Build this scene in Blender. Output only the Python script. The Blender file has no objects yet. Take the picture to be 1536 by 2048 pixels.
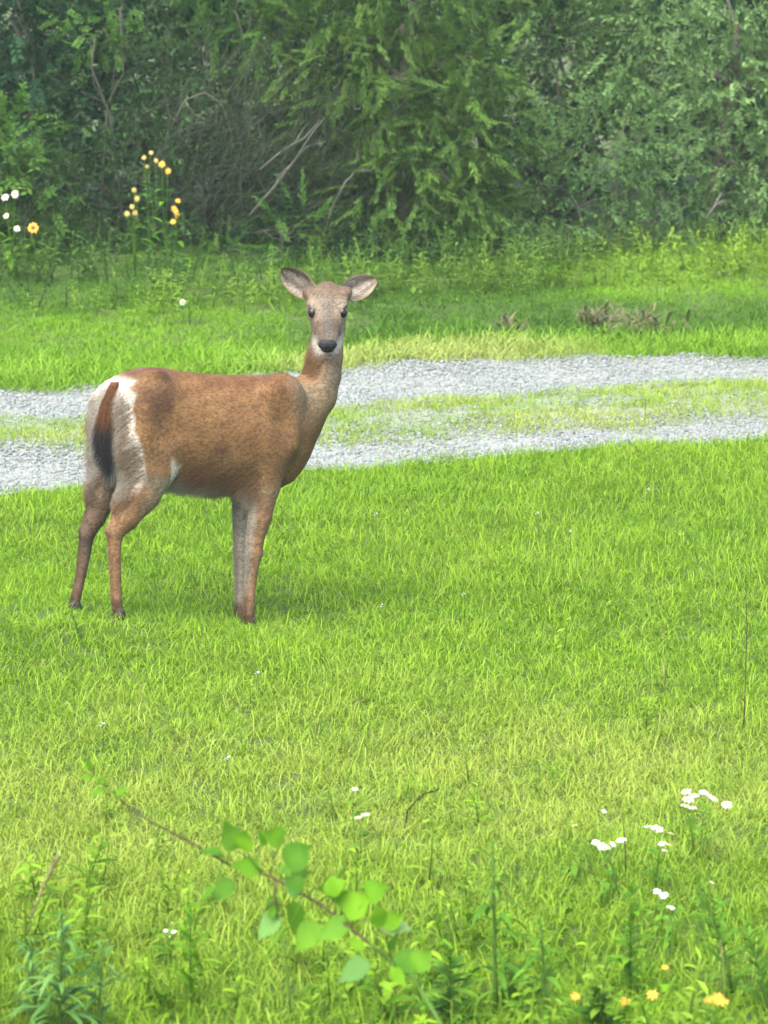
import bpy, math, random
import numpy as np
from mathutils import Vector, Matrix, Euler

random.seed(7)
RNG = np.random.default_rng(7)
R = math.radians
scene = bpy.context.scene
COL = scene.collection

# ------------------------------------------------------------------ camera, sky, sun, exposure
CAM_Z = 3.0
PITCH = 0.172                       # radians below the horizon
FPX = 7930.0                        # focal length in photo pixels (1536 x 2048)
cam_d = bpy.data.cameras.new('camera')
cam = bpy.data.objects.new('camera', cam_d)
COL.objects.link(cam)
cam.location = (0, 0, CAM_Z)
cam.rotation_euler = (math.pi / 2 - PITCH, 0, 0)
cam_d.sensor_fit = 'VERTICAL'
cam_d.sensor_height = 24
cam_d.lens = 24 * FPX / 2048
cam_d.clip_start = 0.1
cam_d.clip_end = 2000
cam_d.dof.use_dof = True
cam_d.dof.focus_distance = 15.1
cam_d.dof.aperture_fstop = 4.8
scene.camera = cam

SUN_EL, SUN_AZ = R(58), R(205)      # azimuth clockwise from +Y: behind the camera, to the left
world = bpy.data.worlds.new('World')
scene.world = world
world.use_nodes = True
wn = world.node_tree
wn.nodes.clear()
sky = wn.nodes.new('ShaderNodeTexSky')
sky.sky_type = 'NISHITA'
sky.sun_disc = False
sky.sun_elevation = SUN_EL
sky.sun_rotation = SUN_AZ
sky.air_density = 1.0
sky.dust_density = 4.0
sky.ozone_density = 1.0
bg = wn.nodes.new('ShaderNodeBackground')
bg.inputs['Strength'].default_value = 0.12
wo = wn.nodes.new('ShaderNodeOutputWorld')
wn.links.new(sky.outputs[0], bg.inputs[0])
wn.links.new(bg.outputs[0], wo.inputs[0])

sun_d = bpy.data.lights.new('sun', 'SUN')
sun = bpy.data.objects.new('sun', sun_d)
COL.objects.link(sun)
sun_d.energy = 1.3
sun_d.angle = R(60)
sun_d.color = (1.0, 0.97, 0.88)
sdir = Vector((math.sin(SUN_AZ) * math.cos(SUN_EL), math.cos(SUN_AZ) * math.cos(SUN_EL), math.sin(SUN_EL)))
sun.rotation_euler = (-sdir).to_track_quat('-Z', 'Y').to_euler()
sun.location = (0, 0, 30)

scene.view_settings.view_transform = 'Standard'
scene.view_settings.look = 'None'
scene.view_settings.gamma = 1
scene.view_settings.use_curve_mapping = False
scene.view_settings.exposure = 2.55
scene.cycles.max_bounces = 7
scene.cycles.diffuse_bounces = 4
scene.cycles.glossy_bounces = 2
scene.cycles.transmission_bounces = 4
scene.cycles.transparent_max_bounces = 6

# ------------------------------------------------------------------ helpers: places
_cp, _sp = math.cos(PITCH), math.sin(PITCH)


def ray(px, py):
    dx, dy = (px - 768) / FPX, (1024 - py) / FPX
    return np.array([dx, _cp + dy * _sp, -_sp + dy * _cp])


def at(px, py, Y):
    """the point at depth Y that the photo shows at px, py"""
    d = ray(px, py)
    t = Y / d[1]
    return np.array([d[0] * t, Y, CAM_Z + d[2] * t])


ROAD_X = np.array([-6.0, -1.95, 0.33, 1.95, 6.0])
NEAR = np.array([15.7, 17.55, 18.88, 19.43, 21.0])
MID1 = np.array([17.1, 18.92, 19.80, 20.22, 21.8])
MID2 = np.array([18.2, 19.95, 20.66, 21.50, 23.1])
FAR = np.array([19.4, 21.10, 22.15, 22.50, 24.0])


def road_edge(tab, x):
    return np.interp(x, ROAD_X, tab) + 0.05 * np.sin(x * 5.1 + tab[0]) + 0.03 * np.sin(x * 11.3 + 2 * tab[0])


def gz(x, y):
    x = np.asarray(x, float)
    y = np.asarray(y, float)
    z = 0.012 * np.sin(1.7 * x + 0.6 * y) + 0.010 * np.sin(2.9 * y - 1.3 * x + 1.0) + 0.006 * np.sin(6.1 * x + 4.3 * y)
    z = z * np.clip(1.0 - np.exp(-((x + 0.8) ** 2 + (y - 14.8) ** 2) / 0.9), 0, 1)
    z = z + 0.085 * np.exp(-((x + 1.2) ** 2 + (y - 14.5) ** 2) / 0.64)
    z = z - 0.055 * np.exp(-((x + 0.40) ** 2 + (y - 14.95) ** 2) / 0.36)
    for a, b in ((NEAR, MID1), (MID2, FAR)):
        c = 0.5 * (np.interp(x, ROAD_X, a) + np.interp(x, ROAD_X, b))
        z = z - 0.03 * np.exp(-((y - c) / 0.45) ** 2)
    f = np.interp(x, ROAD_X, FAR)
    z = z + 0.05 * np.clip((y - f - 0.8) / 2.0, 0, 1)
    return z


def ground_at(px, py):
    d = ray(px, py)
    t = CAM_Z / -d[2]
    for _ in range(12):
        p = d * t
        t = (CAM_Z - float(gz(p[0], p[1]))) / -d[2]
    p = d * t
    return np.array([p[0], p[1], float(gz(p[0], p[1]))])


def noise2(x, y, f=1.0, seed=0):
    r = np.random.default_rng(seed)
    s = np.zeros_like(np.asarray(x, float))
    for i in range(7):
        a = r.uniform(0, 6.28)
        k = f * r.uniform(0.6, 2.2)
        s = s + np.sin(k * (np.cos(a) * x + np.sin(a) * y) + r.uniform(0, 6.28)) / 7 ** 0.5
    return s                       # about -1.5 .. 1.5, sd about 0.7


def sstep(a, b, x):
    t = np.clip((x - a) / (b - a), 0, 1)
    return t * t * (3 - 2 * t)


# ------------------------------------------------------------------ helpers: objects
def fast_mesh(name, verts, faces_list, attrs=None, smooth=False):
    """faces_list: list of (n,k) int arrays; attrs: {name: (type, domain, array)}"""
    me = bpy.data.meshes.new(name)
    verts = np.asarray(verts, np.float32)
    me.vertices.add(len(verts))
    me.vertices.foreach_set('co', verts.ravel())
    fl = [np.asarray(f, np.int32) for f in faces_list if len(f)]
    if fl:
        loops = np.concatenate([f.ravel() for f in fl])
        sizes = np.concatenate([np.full(len(f), f.shape[1], np.int32) for f in fl])
        starts = np.concatenate([[0], np.cumsum(sizes)[:-1]]).astype(np.int32)
        me.loops.add(len(loops))
        me.loops.foreach_set('vertex_index', loops)
        me.polygons.add(len(sizes))
        me.polygons.foreach_set('loop_start', starts)
        me.polygons.foreach_set('loop_total', sizes)
        if smooth:
            me.polygons.foreach_set('use_smooth', np.ones(len(sizes), bool))
    me.update(calc_edges=True)
    for n, (typ, dom, arr) in (attrs or {}).items():
        a = me.attributes.new(n, typ, dom)
        key = {'FLOAT': 'value', 'INT': 'value', 'FLOAT_VECTOR': 'vector', 'FLOAT_COLOR': 'color', 'BYTE_COLOR': 'color'}[typ]
        a.data.foreach_set(key, np.ascontiguousarray(arr, np.int32 if typ == 'INT' else np.float32).ravel())
    me.validate(verbose=False)
    return me


def obj(name, me, mat=None, parent=None):
    o = bpy.data.objects.new(name, me)
    COL.objects.link(o)
    if mat is not None and me is not None and not me.materials:
        me.materials.append(mat)
    if parent is not None:
        o.parent = parent
    return o


def tag(o, label=None, cat=None, group=None, kind=None):
    if label:
        o['label'] = label
    if cat:
        o['category'] = cat
    if group:
        o['group'] = group
    if kind:
        o['kind'] = kind
    return o


def thing(name, label, cat, loc=(0, 0, 0), group=None):
    o = bpy.data.objects.new(name, None)
    o.empty_display_size = 0.1
    COL.objects.link(o)
    o.location = [float(v) for v in loc]
    return tag(o, label, cat, group)


class MB:
    """collects tubes, leaves and petals, then builds ONE mesh object"""

    def __init__(s):
        s.v, s.q, s.t, s.tint = [], [], [], []

    def base(s):
        return len(s.v)

    def add(s, vs, quads=(), tris=(), tint=0.5):
        b = len(s.v)
        s.v += [tuple(map(float, p)) for p in vs]
        s.q += [tuple(i + b for i in f) for f in quads]
        s.t += [tuple(i + b for i in f) for f in tris]
        s.tint += [tint] * len(vs)

    def tube(s, pts, rad, n=5, tint=0.5):
        pts = [np.asarray(p, float) for p in pts]
        vs, qs = [], []
        m = len(pts)
        for i, p in enumerate(pts):
            d = pts[min(i + 1, m - 1)] - pts[max(i - 1, 0)]
            d = d / (np.linalg.norm(d) + 1e-9)
            u = np.cross(d, [0.31, 0.17, 0.93] if abs(d[2]) < 0.9 else [1, 0, 0])
            u /= np.linalg.norm(u) + 1e-9
            w = np.cross(d, u)
            r = rad[i] if hasattr(rad, '__len__') else rad
            for k in range(n):
                a = 2 * math.pi * k / n
                vs.append(p + r * (math.cos(a) * u + math.sin(a) * w))
        for i in range(m - 1):
            for k in range(n):
                a, b = i * n + k, i * n + (k + 1) % n
                qs.append((a, b, b + n, a + n))
        ts = [(k, 0, (k + 1) % n) for k in range(1, n - 1)]
        e = (m - 1) * n
        ts = [(0, k + 1, k) for k in range(1, n - 1)] + [(e, e + k, e + k + 1) for k in range(1, n - 1)]
        s.add(vs, qs, ts, tint)

    def leaf(s, base, d, up, L, W, droop=0.25, fold=0.25, shape=1.0, segs=5, tint=0.5, wave=0.0, power=0.8, tooth=0.0):
        d = np.asarray(d, float)
        d = d / np.linalg.norm(d)
        side = np.cross(d, up)
        side /= np.linalg.norm(side) + 1e-9
        nrm = np.cross(side, d)
        vs, qs, ts = [], [], []
        base = np.asarray(base, float)
        for i in range(segs + 1):
            t = i / segs
            c = base + d * (L * t) - np.array([0, 0, 1]) * droop * L * t * t
            w = W * 0.5 * (math.sin(math.pi * min(1, t ** shape * 0.97 + 0.03)) ** power) * (1 + tooth * (i % 2)) if i < segs else 0.0
            k = nrm * (fold * w) + nrm * (wave * W * math.sin(9 * t))
            vs += [c - side * w + k, c, c + side * w + k]
        for i in range(segs):
            a = 3 * i
            qs += [(a, a + 1, a + 4, a + 3), (a + 1, a + 2, a + 5, a + 4)]
        s.add(vs, qs, ts, tint)

    def mesh(s, name, smooth=True):
        return fast_mesh(name, np.array(s.v), [np.array(s.q, int).reshape(-1, 4), np.array(s.t, int).reshape(-1, 3)],
                         {'tint': ('FLOAT', 'POINT', np.array(s.tint))}, smooth)

    def build(s, name, mat, parent=None, smooth=True):
        return obj(name, s.mesh(name, smooth), mat, parent)


# ------------------------------------------------------------------ helpers: materials
def new_mat(name):
    m = bpy.data.materials.new(name)
    m.use_nodes = True
    m.node_tree.nodes.clear()
    return m, m.node_tree.nodes, m.node_tree.links


def mixcol(N, L, fac, a, b, blend='MIX'):
    n = N.new('ShaderNodeMix')
    n.data_type = 'RGBA'
    n.blend_type = blend
    for sock, v in ((n.inputs['Factor'], fac), (n.inputs[6], a), (n.inputs[7], b)):
        if isinstance(v, (int, float)):
            sock.default_value = v
        elif isinstance(v, tuple):
            sock.default_value = (*v, 1) if len(v) == 3 else v
        else:
            L.new(v, sock)
    return n.outputs[2]


def foliage(name, dark, light, dry=None, straw=None, tone=False, transl=0.35, rough=0.65, scale=3.0, spec=0.09):
    """leaf shader: per-leaf tint between two greens, soft patches, light through the blade"""
    m, N, L = new_mat(name)
    at_ = N.new('ShaderNodeAttribute')
    at_.attribute_name = 'tint'
    geo = N.new('ShaderNodeNewGeometry')
    nz = N.new('ShaderNodeTexNoise')
    nz.inputs['Scale'].default_value = scale
    nz.inputs['Detail'].default_value = 3
    L.new(geo.outputs['Position'], nz.inputs['Vector'])
    add = N.new('ShaderNodeMath')
    add.operation = 'MULTIPLY_ADD'
    L.new(nz.outputs['Fac'], add.inputs[0])
    add.inputs[1].default_value = 0.9
    L.new(at_.outputs['Fac'], add.inputs[2])
    sub = N.new('ShaderNodeMath')
    sub.operation = 'SUBTRACT'
    sub.use_clamp = True
    L.new(add.outputs[0], sub.inputs[0])
    sub.inputs[1].default_value = 0.45
    col = mixcol(N, L, sub.outputs[0], dark, light)
    if dry is not None:
        ti = N.new('ShaderNodeAttribute')
        ti.attribute_type = 'INSTANCER' if tone else 'GEOMETRY'
        ti.attribute_name = 'tone'
        if straw is None:
            col = mixcol(N, L, ti.outputs['Fac'], col, dry)
        else:
            for k_, c_ in ((0.0, dry), (0.5, straw)):
                mr_ = N.new('ShaderNodeMapRange')
                mr_.inputs['From Min'].default_value = k_
                mr_.inputs['From Max'].default_value = k_ + 0.5
                L.new(ti.outputs['Fac'], mr_.inputs[0])
                col = mixcol(N, L, mr_.outputs[0], col, c_)
    p = N.new('ShaderNodeBsdfPrincipled')
    L.new(col, p.inputs['Base Color'])
    p.inputs['Roughness'].default_value = rough
    p.inputs['Specular IOR Level'].default_value = spec
    tr = N.new('ShaderNodeBsdfTranslucent')
    tc = mixcol(N, L, 1.0, col, (1.0, 1.0, 0.55), 'MULTIPLY')
    L.new(tc, tr.inputs['Color'])
    mx = N.new('ShaderNodeMixShader')
    mx.inputs[0].default_value = transl
    L.new(p.outputs[0], mx.inputs[1])
    L.new(tr.outputs[0], mx.inputs[2])
    out = N.new('ShaderNodeOutputMaterial')
    L.new(mx.outputs[0], out.inputs['Surface'])
    return m


def solid(name, c1, c2, scale=20.0, rough=0.8, bump=0.0, spec=0.3, detail=4):
    m, N, L = new_mat(name)
    tc = N.new('ShaderNodeNewGeometry')
    nz = N.new('ShaderNodeTexNoise')
    nz.inputs['Scale'].default_value = scale
    nz.inputs['Detail'].default_value = detail
    L.new(tc.outputs['Position'], nz.inputs['Vector'])
    col = mixcol(N, L, nz.outputs['Fac'], c1, c2)
    p = N.new('ShaderNodeBsdfPrincipled')
    L.new(col, p.inputs['Base Color'])
    p.inputs['Roughness'].default_value = rough
    p.inputs['Specular IOR Level'].default_value = spec
    if bump:
        b = N.new('ShaderNodeBump')
        b.inputs['Strength'].default_value = bump
        b.inputs['Distance'].default_value = 0.01
        L.new(nz.outputs['Fac'], b.inputs['Height'])
        L.new(b.outputs[0], p.inputs['Normal'])
    out = N.new('ShaderNodeOutputMaterial')
    L.new(p.outputs[0], out.inputs['Surface'])
    return m


M = {}
M['soil'] = solid('soil', (0.026, 0.042, 0.008), (0.052, 0.072, 0.014), 9, 0.95, 0.4)
M['gravel_bed'] = solid('gravel_bed', (0.10, 0.102, 0.09), (0.22, 0.225, 0.205), 40, 0.95, 0.8)
M['stone'] = solid('stone', (0.085, 0.094, 0.088), (0.20, 0.225, 0.212), 22, 0.9, 0.3, 0.2)
M['bark'] = solid('bark', (0.03, 0.027, 0.022), (0.08, 0.072, 0.058), 30, 0.95, 0.6)
M['dead_wood'] = solid('dead_wood', (0.045, 0.046, 0.037), (0.10, 0.10, 0.08), 40, 0.95, 0.4)
M['twig'] = solid('twig', (0.014, 0.022, 0.011), (0.046, 0.062, 0.034), 6, 0.95)
M['brown_stem'] = solid('brown_stem', (0.030, 0.020, 0.009), (0.060, 0.040, 0.017), 60, 0.8)
M['dark_seed'] = solid('dark_seed', (0.022, 0.015, 0.008), (0.06, 0.04, 0.02), 90, 0.9)
M['white_petal'] = solid('white_petal', (0.33, 0.325, 0.29), (0.43, 0.42, 0.38), 50, 0.7)
M['yellow_petal'] = solid('yellow_petal', (0.30, 0.155, 0.008), (0.37, 0.22, 0.016), 50, 0.6)
M['pale_yellow_petal'] = solid('pale_yellow_petal', (0.20, 0.15, 0.045), (0.28, 0.22, 0.08), 50, 0.7)
M['flower_centre'] = solid('flower_centre', (0.10, 0.035, 0.01), (0.16, 0.06, 0.015), 90, 0.8)
M['golden_centre'] = solid('golden_centre', (0.5, 0.25, 0.02), (0.6, 0.33, 0.03), 90, 0.8)
M['lawn'] = foliage('lawn', (0.040, 0.115, 0.004), (0.168, 0.300, 0.016), dry=(0.265, 0.320, 0.060), tone=True, transl=0.35, scale=2.0)
M['verge'] = foliage('verge', (0.026, 0.080, 0.010), (0.075, 0.160, 0.016), dry=(0.115, 0.240, 0.012), straw=(0.235, 0.285, 0.075), tone=True, transl=0.3, scale=1.3)
M['weed'] = foliage('weed', (0.018, 0.055, 0.014), (0.055, 0.115, 0.024), dry=(0.135, 0.235, 0.022), tone=True, transl=0.3, scale=1.5)
M['leaf_fresh'] = foliage('leaf_fresh', (0.060, 0.165, 0.008), (0.125, 0.270, 0.012), transl=0.4, scale=22)
M['leaf_mid'] = foliage('leaf_mid', (0.040, 0.120, 0.010), (0.100, 0.220, 0.016), transl=0.35, scale=22)
M['leaf_blue'] = foliage('leaf_blue', (0.040, 0.110, 0.022), (0.105, 0.215, 0.050), transl=0.3, scale=6)
M['leaf_pale'] = foliage('leaf_pale', (0.10, 0.18, 0.055), (0.16, 0.25, 0.09), transl=0.4, scale=22)
M['stem_green'] = foliage('stem_green', (0.035, 0.085, 0.012), (0.075, 0.14, 0.024), transl=0.05)
M['dry_grass'] = foliage('dry_grass', (0.18, 0.19, 0.07), (0.30, 0.29, 0.12), transl=0.25)
M['dead_leaf'] = foliage('dead_leaf', (0.055, 0.055, 0.025), (0.115, 0.110, 0.05), transl=0.2)

_n, _l = M['stone'].node_tree.nodes, M['stone'].node_tree.links
_a = _n.new('ShaderNodeAttribute')
_a.attribute_type = 'INSTANCER'
_a.attribute_name = 'tone'
_p = next(n for n in _n if n.type == 'BSDF_PRINCIPLED')
_c = _p.inputs['Base Color'].links[0].from_socket
_l.new(mixcol(_n, _l, 0.6, _c, mixcol(_n, _l, _a.outputs['Fac'], (0.075, 0.082, 0.074), (0.185, 0.215, 0.205))), _p.inputs['Base Color'])

# ------------------------------------------------------------------ the setting: ground and gravel road
xs = np.concatenate([[-600, -200, -60, -25, -12], np.arange(-7, 7.01, 0.12), [12, 25, 60, 200, 600]])
ys = np.concatenate([[-300, -60, -15, 0, 5], np.arange(7.5, 30.01, 0.12), [34, 45, 80, 200, 700]])
GX, GY = np.meshgrid(xs, ys)
GZ = gz(GX, GY)
nx, ny = len(xs), len(ys)
ii = np.arange(nx * ny).reshape(ny, nx)
quads = np.stack([ii[:-1, :-1], ii[:-1, 1:], ii[1:, 1:], ii[1:, :-1]], -1).reshape(-1, 4)
ground = obj('ground', fast_mesh('ground', np.stack([GX, GY, GZ], -1).reshape(-1, 3), [quads], smooth=True), M['soil'])
tag(ground, 'soil of the meadow under the grass and thicket', kind='structure')


def road_sheet(name, a, b, lift):
    X = np.arange(-6, 6.01, 0.1)
    T = np.linspace(0, 1, 14)
    P = []
    for t in T:
        y = road_edge(a, X) * (1 - t) + road_edge(b, X) * t
        P.append(np.stack([X, y, gz(X, y) + lift], -1))
    P = np.array(P)
    m, n = P.shape[:2]
    i = np.arange(m * n).reshape(m, n)
    q = np.stack([i[:-1, :-1], i[:-1, 1:], i[1:, 1:], i[1:, :-1]], -1).reshape(-1, 4)
    return obj(name, fast_mesh(name, P.reshape(-1, 3), [q], smooth=True), M['gravel_bed'])


tag(road_sheet('gravel_road', NEAR, FAR, 0.006), 'pale gravel farm road crossing behind the deer', kind='structure')


# ------------------------------------------------------------------ scattered ground cover (one object each, geometry nodes on its own mesh)
def scatter_object(name, variants, pts, rots, scls, picks, tones, mat, label):
    """variants: list of (verts, quads, tris, tint). The object's mesh holds the variants and the scatter points."""
    V, Q, T, tint, src = [], [], [], [], []
    n = 0
    for k, (v, q, t, ti) in enumerate(variants):
        V.append(v)
        Q.append(np.asarray(q, int).reshape(-1, 4) + n)
        T.append(np.asarray(t, int).reshape(-1, 3) + n)
        tint.append(ti)
        src.append(np.full(len(v), k))
        n += len(v)
    npts = len(pts)
    V.append(pts)
    src.append(np.full(npts, -1))
    z = lambda d: np.zeros((n,) + d)
    me = fast_mesh(name, np.concatenate(V), [np.concatenate(Q), np.concatenate(T)], {
        'src': ('INT', 'POINT', np.concatenate(src)),
        'tint': ('FLOAT', 'POINT', np.concatenate(tint + [np.zeros(npts)])),
        'rot': ('FLOAT_VECTOR', 'POINT', np.concatenate([z((3,)), rots])),
        'scl': ('FLOAT_VECTOR', 'POINT', np.concatenate([z((3,)), scls])),
        'pick': ('INT', 'POINT', np.concatenate([z(()), picks])),
        'tone': ('FLOAT', 'POINT', np.concatenate([z(()), tones]))})
    o = obj(name, me, mat)
    ng = bpy.data.node_groups.new('scatter_' + name, 'GeometryNodeTree')
    ng.interface.new_socket('Geometry', in_out='INPUT', socket_type='NodeSocketGeometry')
    ng.interface.new_socket('Geometry', in_out='OUTPUT', socket_type='NodeSocketGeometry')
    N, L = ng.nodes, ng.links
    gi, go = N.new('NodeGroupInput'), N.new('NodeGroupOutput')

    def named(nm, typ):
        a = N.new('GeometryNodeInputNamedAttribute')
        a.data_type = typ
        a.inputs['Name'].default_value = nm
        return a.outputs['Attribute']
    s_attr = named('src', 'INT')

    def pick(k):
        c = N.new('FunctionNodeCompare')
        c.data_type = 'INT'
        c.operation = 'EQUAL'
        L.new(s_attr, c.inputs[2])
        c.inputs[3].default_value = k
        sg = N.new('GeometryNodeSeparateGeometry')
        sg.domain = 'POINT'
        L.new(gi.outputs[0], sg.inputs[0])
        L.new(c.outputs[0], sg.inputs[1])
        return sg.outputs[0]
    jn = N.new('GeometryNodeJoinGeometry')
    for k in range(len(variants)):
        g2 = N.new('GeometryNodeGeometryToInstance')
        L.new(pick(k), g2.inputs[0])
        L.new(g2.outputs[0], jn.inputs[0])
    ip = N.new('GeometryNodeInstanceOnPoints')
    L.new(pick(-1), ip.inputs['Points'])
    L.new(jn.outputs[0], ip.inputs['Instance'])
    ip.inputs['Pick Instance'].default_value = True
    L.new(named('pick', 'INT'), ip.inputs['Instance Index'])
    e2r = N.new('FunctionNodeEulerToRotation')
    L.new(named('rot', 'FLOAT_VECTOR'), e2r.inputs[0])
    L.new(e2r.outputs[0], ip.inputs['Rotation'])
    L.new(named('scl', 'FLOAT_VECTOR'), ip.inputs['Scale'])
    L.new(ip.outputs[0], go.inputs[0])
    md = o.modifiers.new('scatter', 'NODES')
    md.node_group = ng
    return tag(o, label, kind='stuff')


def blade_clump(n, rad, h0, h1, w, lean=0.5, curl=0.6, segs=3):
    """a tuft of grass blades as (verts, quads, tris, tint)"""
    V, Q, T, ti = [], [], [], []
    for _ in range(n):
        a, r = RNG.uniform(0, 6.28), rad * RNG.uniform(0, 1) ** 0.5
        p = np.array([r * math.cos(a), r * math.sin(a), -0.01])
        h = RNG.uniform(h0, h1)
        az = RNG.uniform(0, 6.28)
        ln = lean * abs(RNG.normal(0.35, 0.35))
        cu = curl * RNG.uniform(0.1, 1.0)
        fa = az + math.pi / 2 + RNG.normal(0, 0.6)
        side = np.array([math.cos(fa), math.sin(fa), 0])
        b = len(V)
        t_ = RNG.uniform(0, 1)
        ww = w * RNG.uniform(0.7, 1.3)
        hd = np.array([math.cos(az), math.sin(az), 0])
        ang = ln
        pos = p.copy()
        for i in range(segs + 1):
            f = i / segs
            if i < segs:
                wv = ww * 0.5 * (1 - 0.45 * f)
                V += [pos - side * wv, pos + side * wv]
            else:
                V.append(pos)
            ang2 = ang + cu * f * 1.6
            pos = pos + h / segs * (hd * math.sin(ang2) + np.array([0, 0, 1]) * math.cos(ang2))
        for i in range(segs - 1):
            c = b + 2 * i
            Q.append((c, c + 1, c + 3, c + 2))
        c = b + 2 * (segs - 1)
        T.append((c, c + 1, c + 2))
        ti += [t_] * (len(V) - b)
    return np.array(V), Q, T, np.array(ti)


def leafy_weed(h, n, L, W, fern=False):
    """an upright weed: stem with narrow leaves"""
    mb = MB()
    top = np.array([RNG.normal(0, 0.12) * h, RNG.normal(0, 0.12) * h, h])
    mid = top * 0.5 + np.array([RNG.normal(0, .03), RNG.normal(0, .03), 0]) * h
    mb.tube([(0, 0, -0.02), mid, top], [0.004, 0.003, 0.0015], 3, RNG.uniform(0.2, 0.6))
    for i in range(n):
        t = (i + 0.5) / n
        t = 0.12 + 0.88 * t
        p = (mid * (t / 0.5) if t < 0.5 else mid + (top - mid) * ((t - 0.5) / 0.5))
        a = i * 2.4 + RNG.normal(0, .4)
        d = np.array([math.cos(a), math.sin(a), RNG.uniform(0.1, 0.8)])
        k = (1.15 - 0.6 * t) * RNG.uniform(0.7, 1.2)
        mb.leaf(p, d, (0, 0, 1), L * k, W * k, droop=RNG.uniform(0.1, 0.6), segs=3, tint=RNG.uniform(0, 1))
    return np.array(mb.v), mb.q, mb.t, np.array(mb.tint)


def rand_in(x0, x1, y0, y1, dens):
    n = int((x1 - x0) * (y1 - y0) * dens)
    return RNG.uniform(x0, x1, n), RNG.uniform(y0, y1, n)


# -- lawn in front of the road and on the strip between the wheel tracks
lawn_variants = ([blade_clump(30, 0.06, 0.020, 0.058, 0.0032, 1.8, 1.7, 4) for _ in range(8)]
                 + [blade_clump(12, 0.06, 0.04, 0.090, 0.0030, 1.5, 1.6, 5) for _ in range(4)])
X, Y = rand_in(-4.2, 4.2, 8.2, 20.6, 1050)
half = 0.097 * Y + 0.65
keep = (Y < road_edge(NEAR, X) + RNG.normal(0, 0.05, len(X))) & ((np.abs(X) < half) | (RNG.uniform(0, 1, len(X)) < 0.25))
X, Y = X[keep], Y[keep]
pat = noise2(X, Y, 2.2, 3) * 0.6 + noise2(X, Y, 7.0, 4) * 0.5
pick = np.where(RNG.uniform(0, 1, len(X)) < 0.22 + 0.12 * pat, RNG.integers(8, 12, len(X)), RNG.integers(0, 8, len(X)))
band = np.exp(-((Y - 12.0) / 1.25) ** 2)                      # drier turf half way to the deer
tone = np.clip(0.04 + 0.50 * band + 0.20 * pat * (0.4 + band) + RNG.normal(0, 0.10, len(X)), 0, 1)
tone = np.where(RNG.uniform(0, 1, len(X)) < 0.05 + 0.06 * band, np.clip(tone + 0.5, 0, 1), tone)
size = 1.0 + 0.16 * pat + RNG.normal(0, 0.12, len(X))
size = size * np.where(Y < 11.3, 1.25, 1.0)
near_deer = np.exp(-((X + 0.9) ** 2 / 0.5 + (Y - 14.6) ** 2 / 0.12))
size = np.clip(size * (1 - 0.35 * near_deer), 0.5, 1.7)
lawn_parts = [(X, Y, pick, tone, size)]
X, Y = rand_in(-3.2, 3.2, 17.0, 23.0, 950)
t = (Y - road_edge(MID1, X)) / (road_edge(MID2, X) - road_edge(MID1, X))
pat = noise2(X, Y, 3.5, 8)
keep = (t > -0.30 - .7 * np.exp(-((X - .1) / .5) ** 2)) & (t < 1.15) & (RNG.uniform(0, 1, len(X)) < np.clip(1.0 - 2.2 * np.maximum(0, np.abs(t - 0.5) - 0.36) + 0.35 * pat + .75 * np.exp(-((X - .1) / .6) ** 2) * (t < .1), 0.04, 1))
X, Y, pat = X[keep], Y[keep], pat[keep]
lawn_parts.append((X, Y, RNG.integers(0, 7, len(X)), np.clip(0.38 + 0.3 * pat + RNG.normal(0, .12, len(X)), 0, 1),
                   np.clip(0.80 + 0.16 * pat + RNG.normal(0, 0.1, len(X)), 0.3, 1)))
X, Y, pick, tone, size = [np.concatenate(c) for c in zip(*lawn_parts)]
n = len(X)
scatter_object('lawn_grass', lawn_variants, np.stack([X, Y, gz(X, Y)], -1),
               np.stack([RNG.normal(0, .1, n), RNG.normal(0, .1, n), RNG.uniform(0, 6.28, n)], -1),
               np.stack([0.6 + 0.4 * size, 0.6 + 0.4 * size, size], -1), pick, tone, M['lawn'],
               'bright green meadow grass around the deer')

# -- verge beyond the road: dry short grass first, then taller green growth up to the thicket
verge_variants = ([blade_clump(28, 0.07, 0.018, 0.050, 0.0045, 1.5, 1.4) for _ in range(4)]
                  + [blade_clump(24, 0.09, 0.05, 0.15, 0.0058, 1.3, 1.4, 4) for _ in range(4)])
X, Y = rand_in(-4.6, 4.6, 19.5, 28.2, 420)
d = Y - road_edge(FAR, X) + RNG.normal(0, 0.06, len(X))
keep = (d > -0.04) & ((np.abs(X) < 0.097 * Y + 0.7) | (RNG.uniform(0, 1, len(X)) < 0.25))
X, Y, d = X[keep], Y[keep], d[keep]
pat = noise2(X, Y, 1.8, 12) * 0.7 + noise2(X, Y, 5, 13) * 0.4
bare = np.zeros(len(X))
for q_, rx_, ry_ in ((ground_at(1265, 668), .30, .8), (ground_at(1190, 662), .16, .6), (ground_at(1020, 674), .16, .35)):
    bare = np.maximum(bare, np.exp(-((X - q_[0]) / rx_) ** 2 - ((Y - q_[1]) / ry_) ** 2))
keep = RNG.uniform(0, 1, len(X)) > .9 * bare
X, Y, d, pat = X[keep], Y[keep], d[keep], pat[keep]
tall = sstep(0.5, 1.6, d + 0.4 * pat - 0.3 * (X > 0))
pick = np.where(RNG.uniform(0, 1, len(X)) < tall, RNG.integers(4, 8, len(X)), RNG.integers(0, 4, len(X)))
straw_w = sstep(0.95, 0.45, d + 0.15 * pat) * (0.55 + 0.45 * sstep(-.9, -.2, X) * sstep(1.6, .6, X))
left_w = sstep(-.2, -.9, X + .25 * pat) * sstep(4.0, 2.6, d + .5 * pat)
right_w = sstep(1.0, 1.7, X + .2 * pat) * sstep(24.2, 25.4, Y)
tone = np.clip(np.maximum(np.maximum(straw_w, .46 * left_w), .5 * right_w) + 0.06 * pat + RNG.normal(0, .08, len(X)), 0, 1)
size = np.clip(0.95 + 0.22 * pat + RNG.normal(0, .15, len(X)), 0.5, 1.7)
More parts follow.
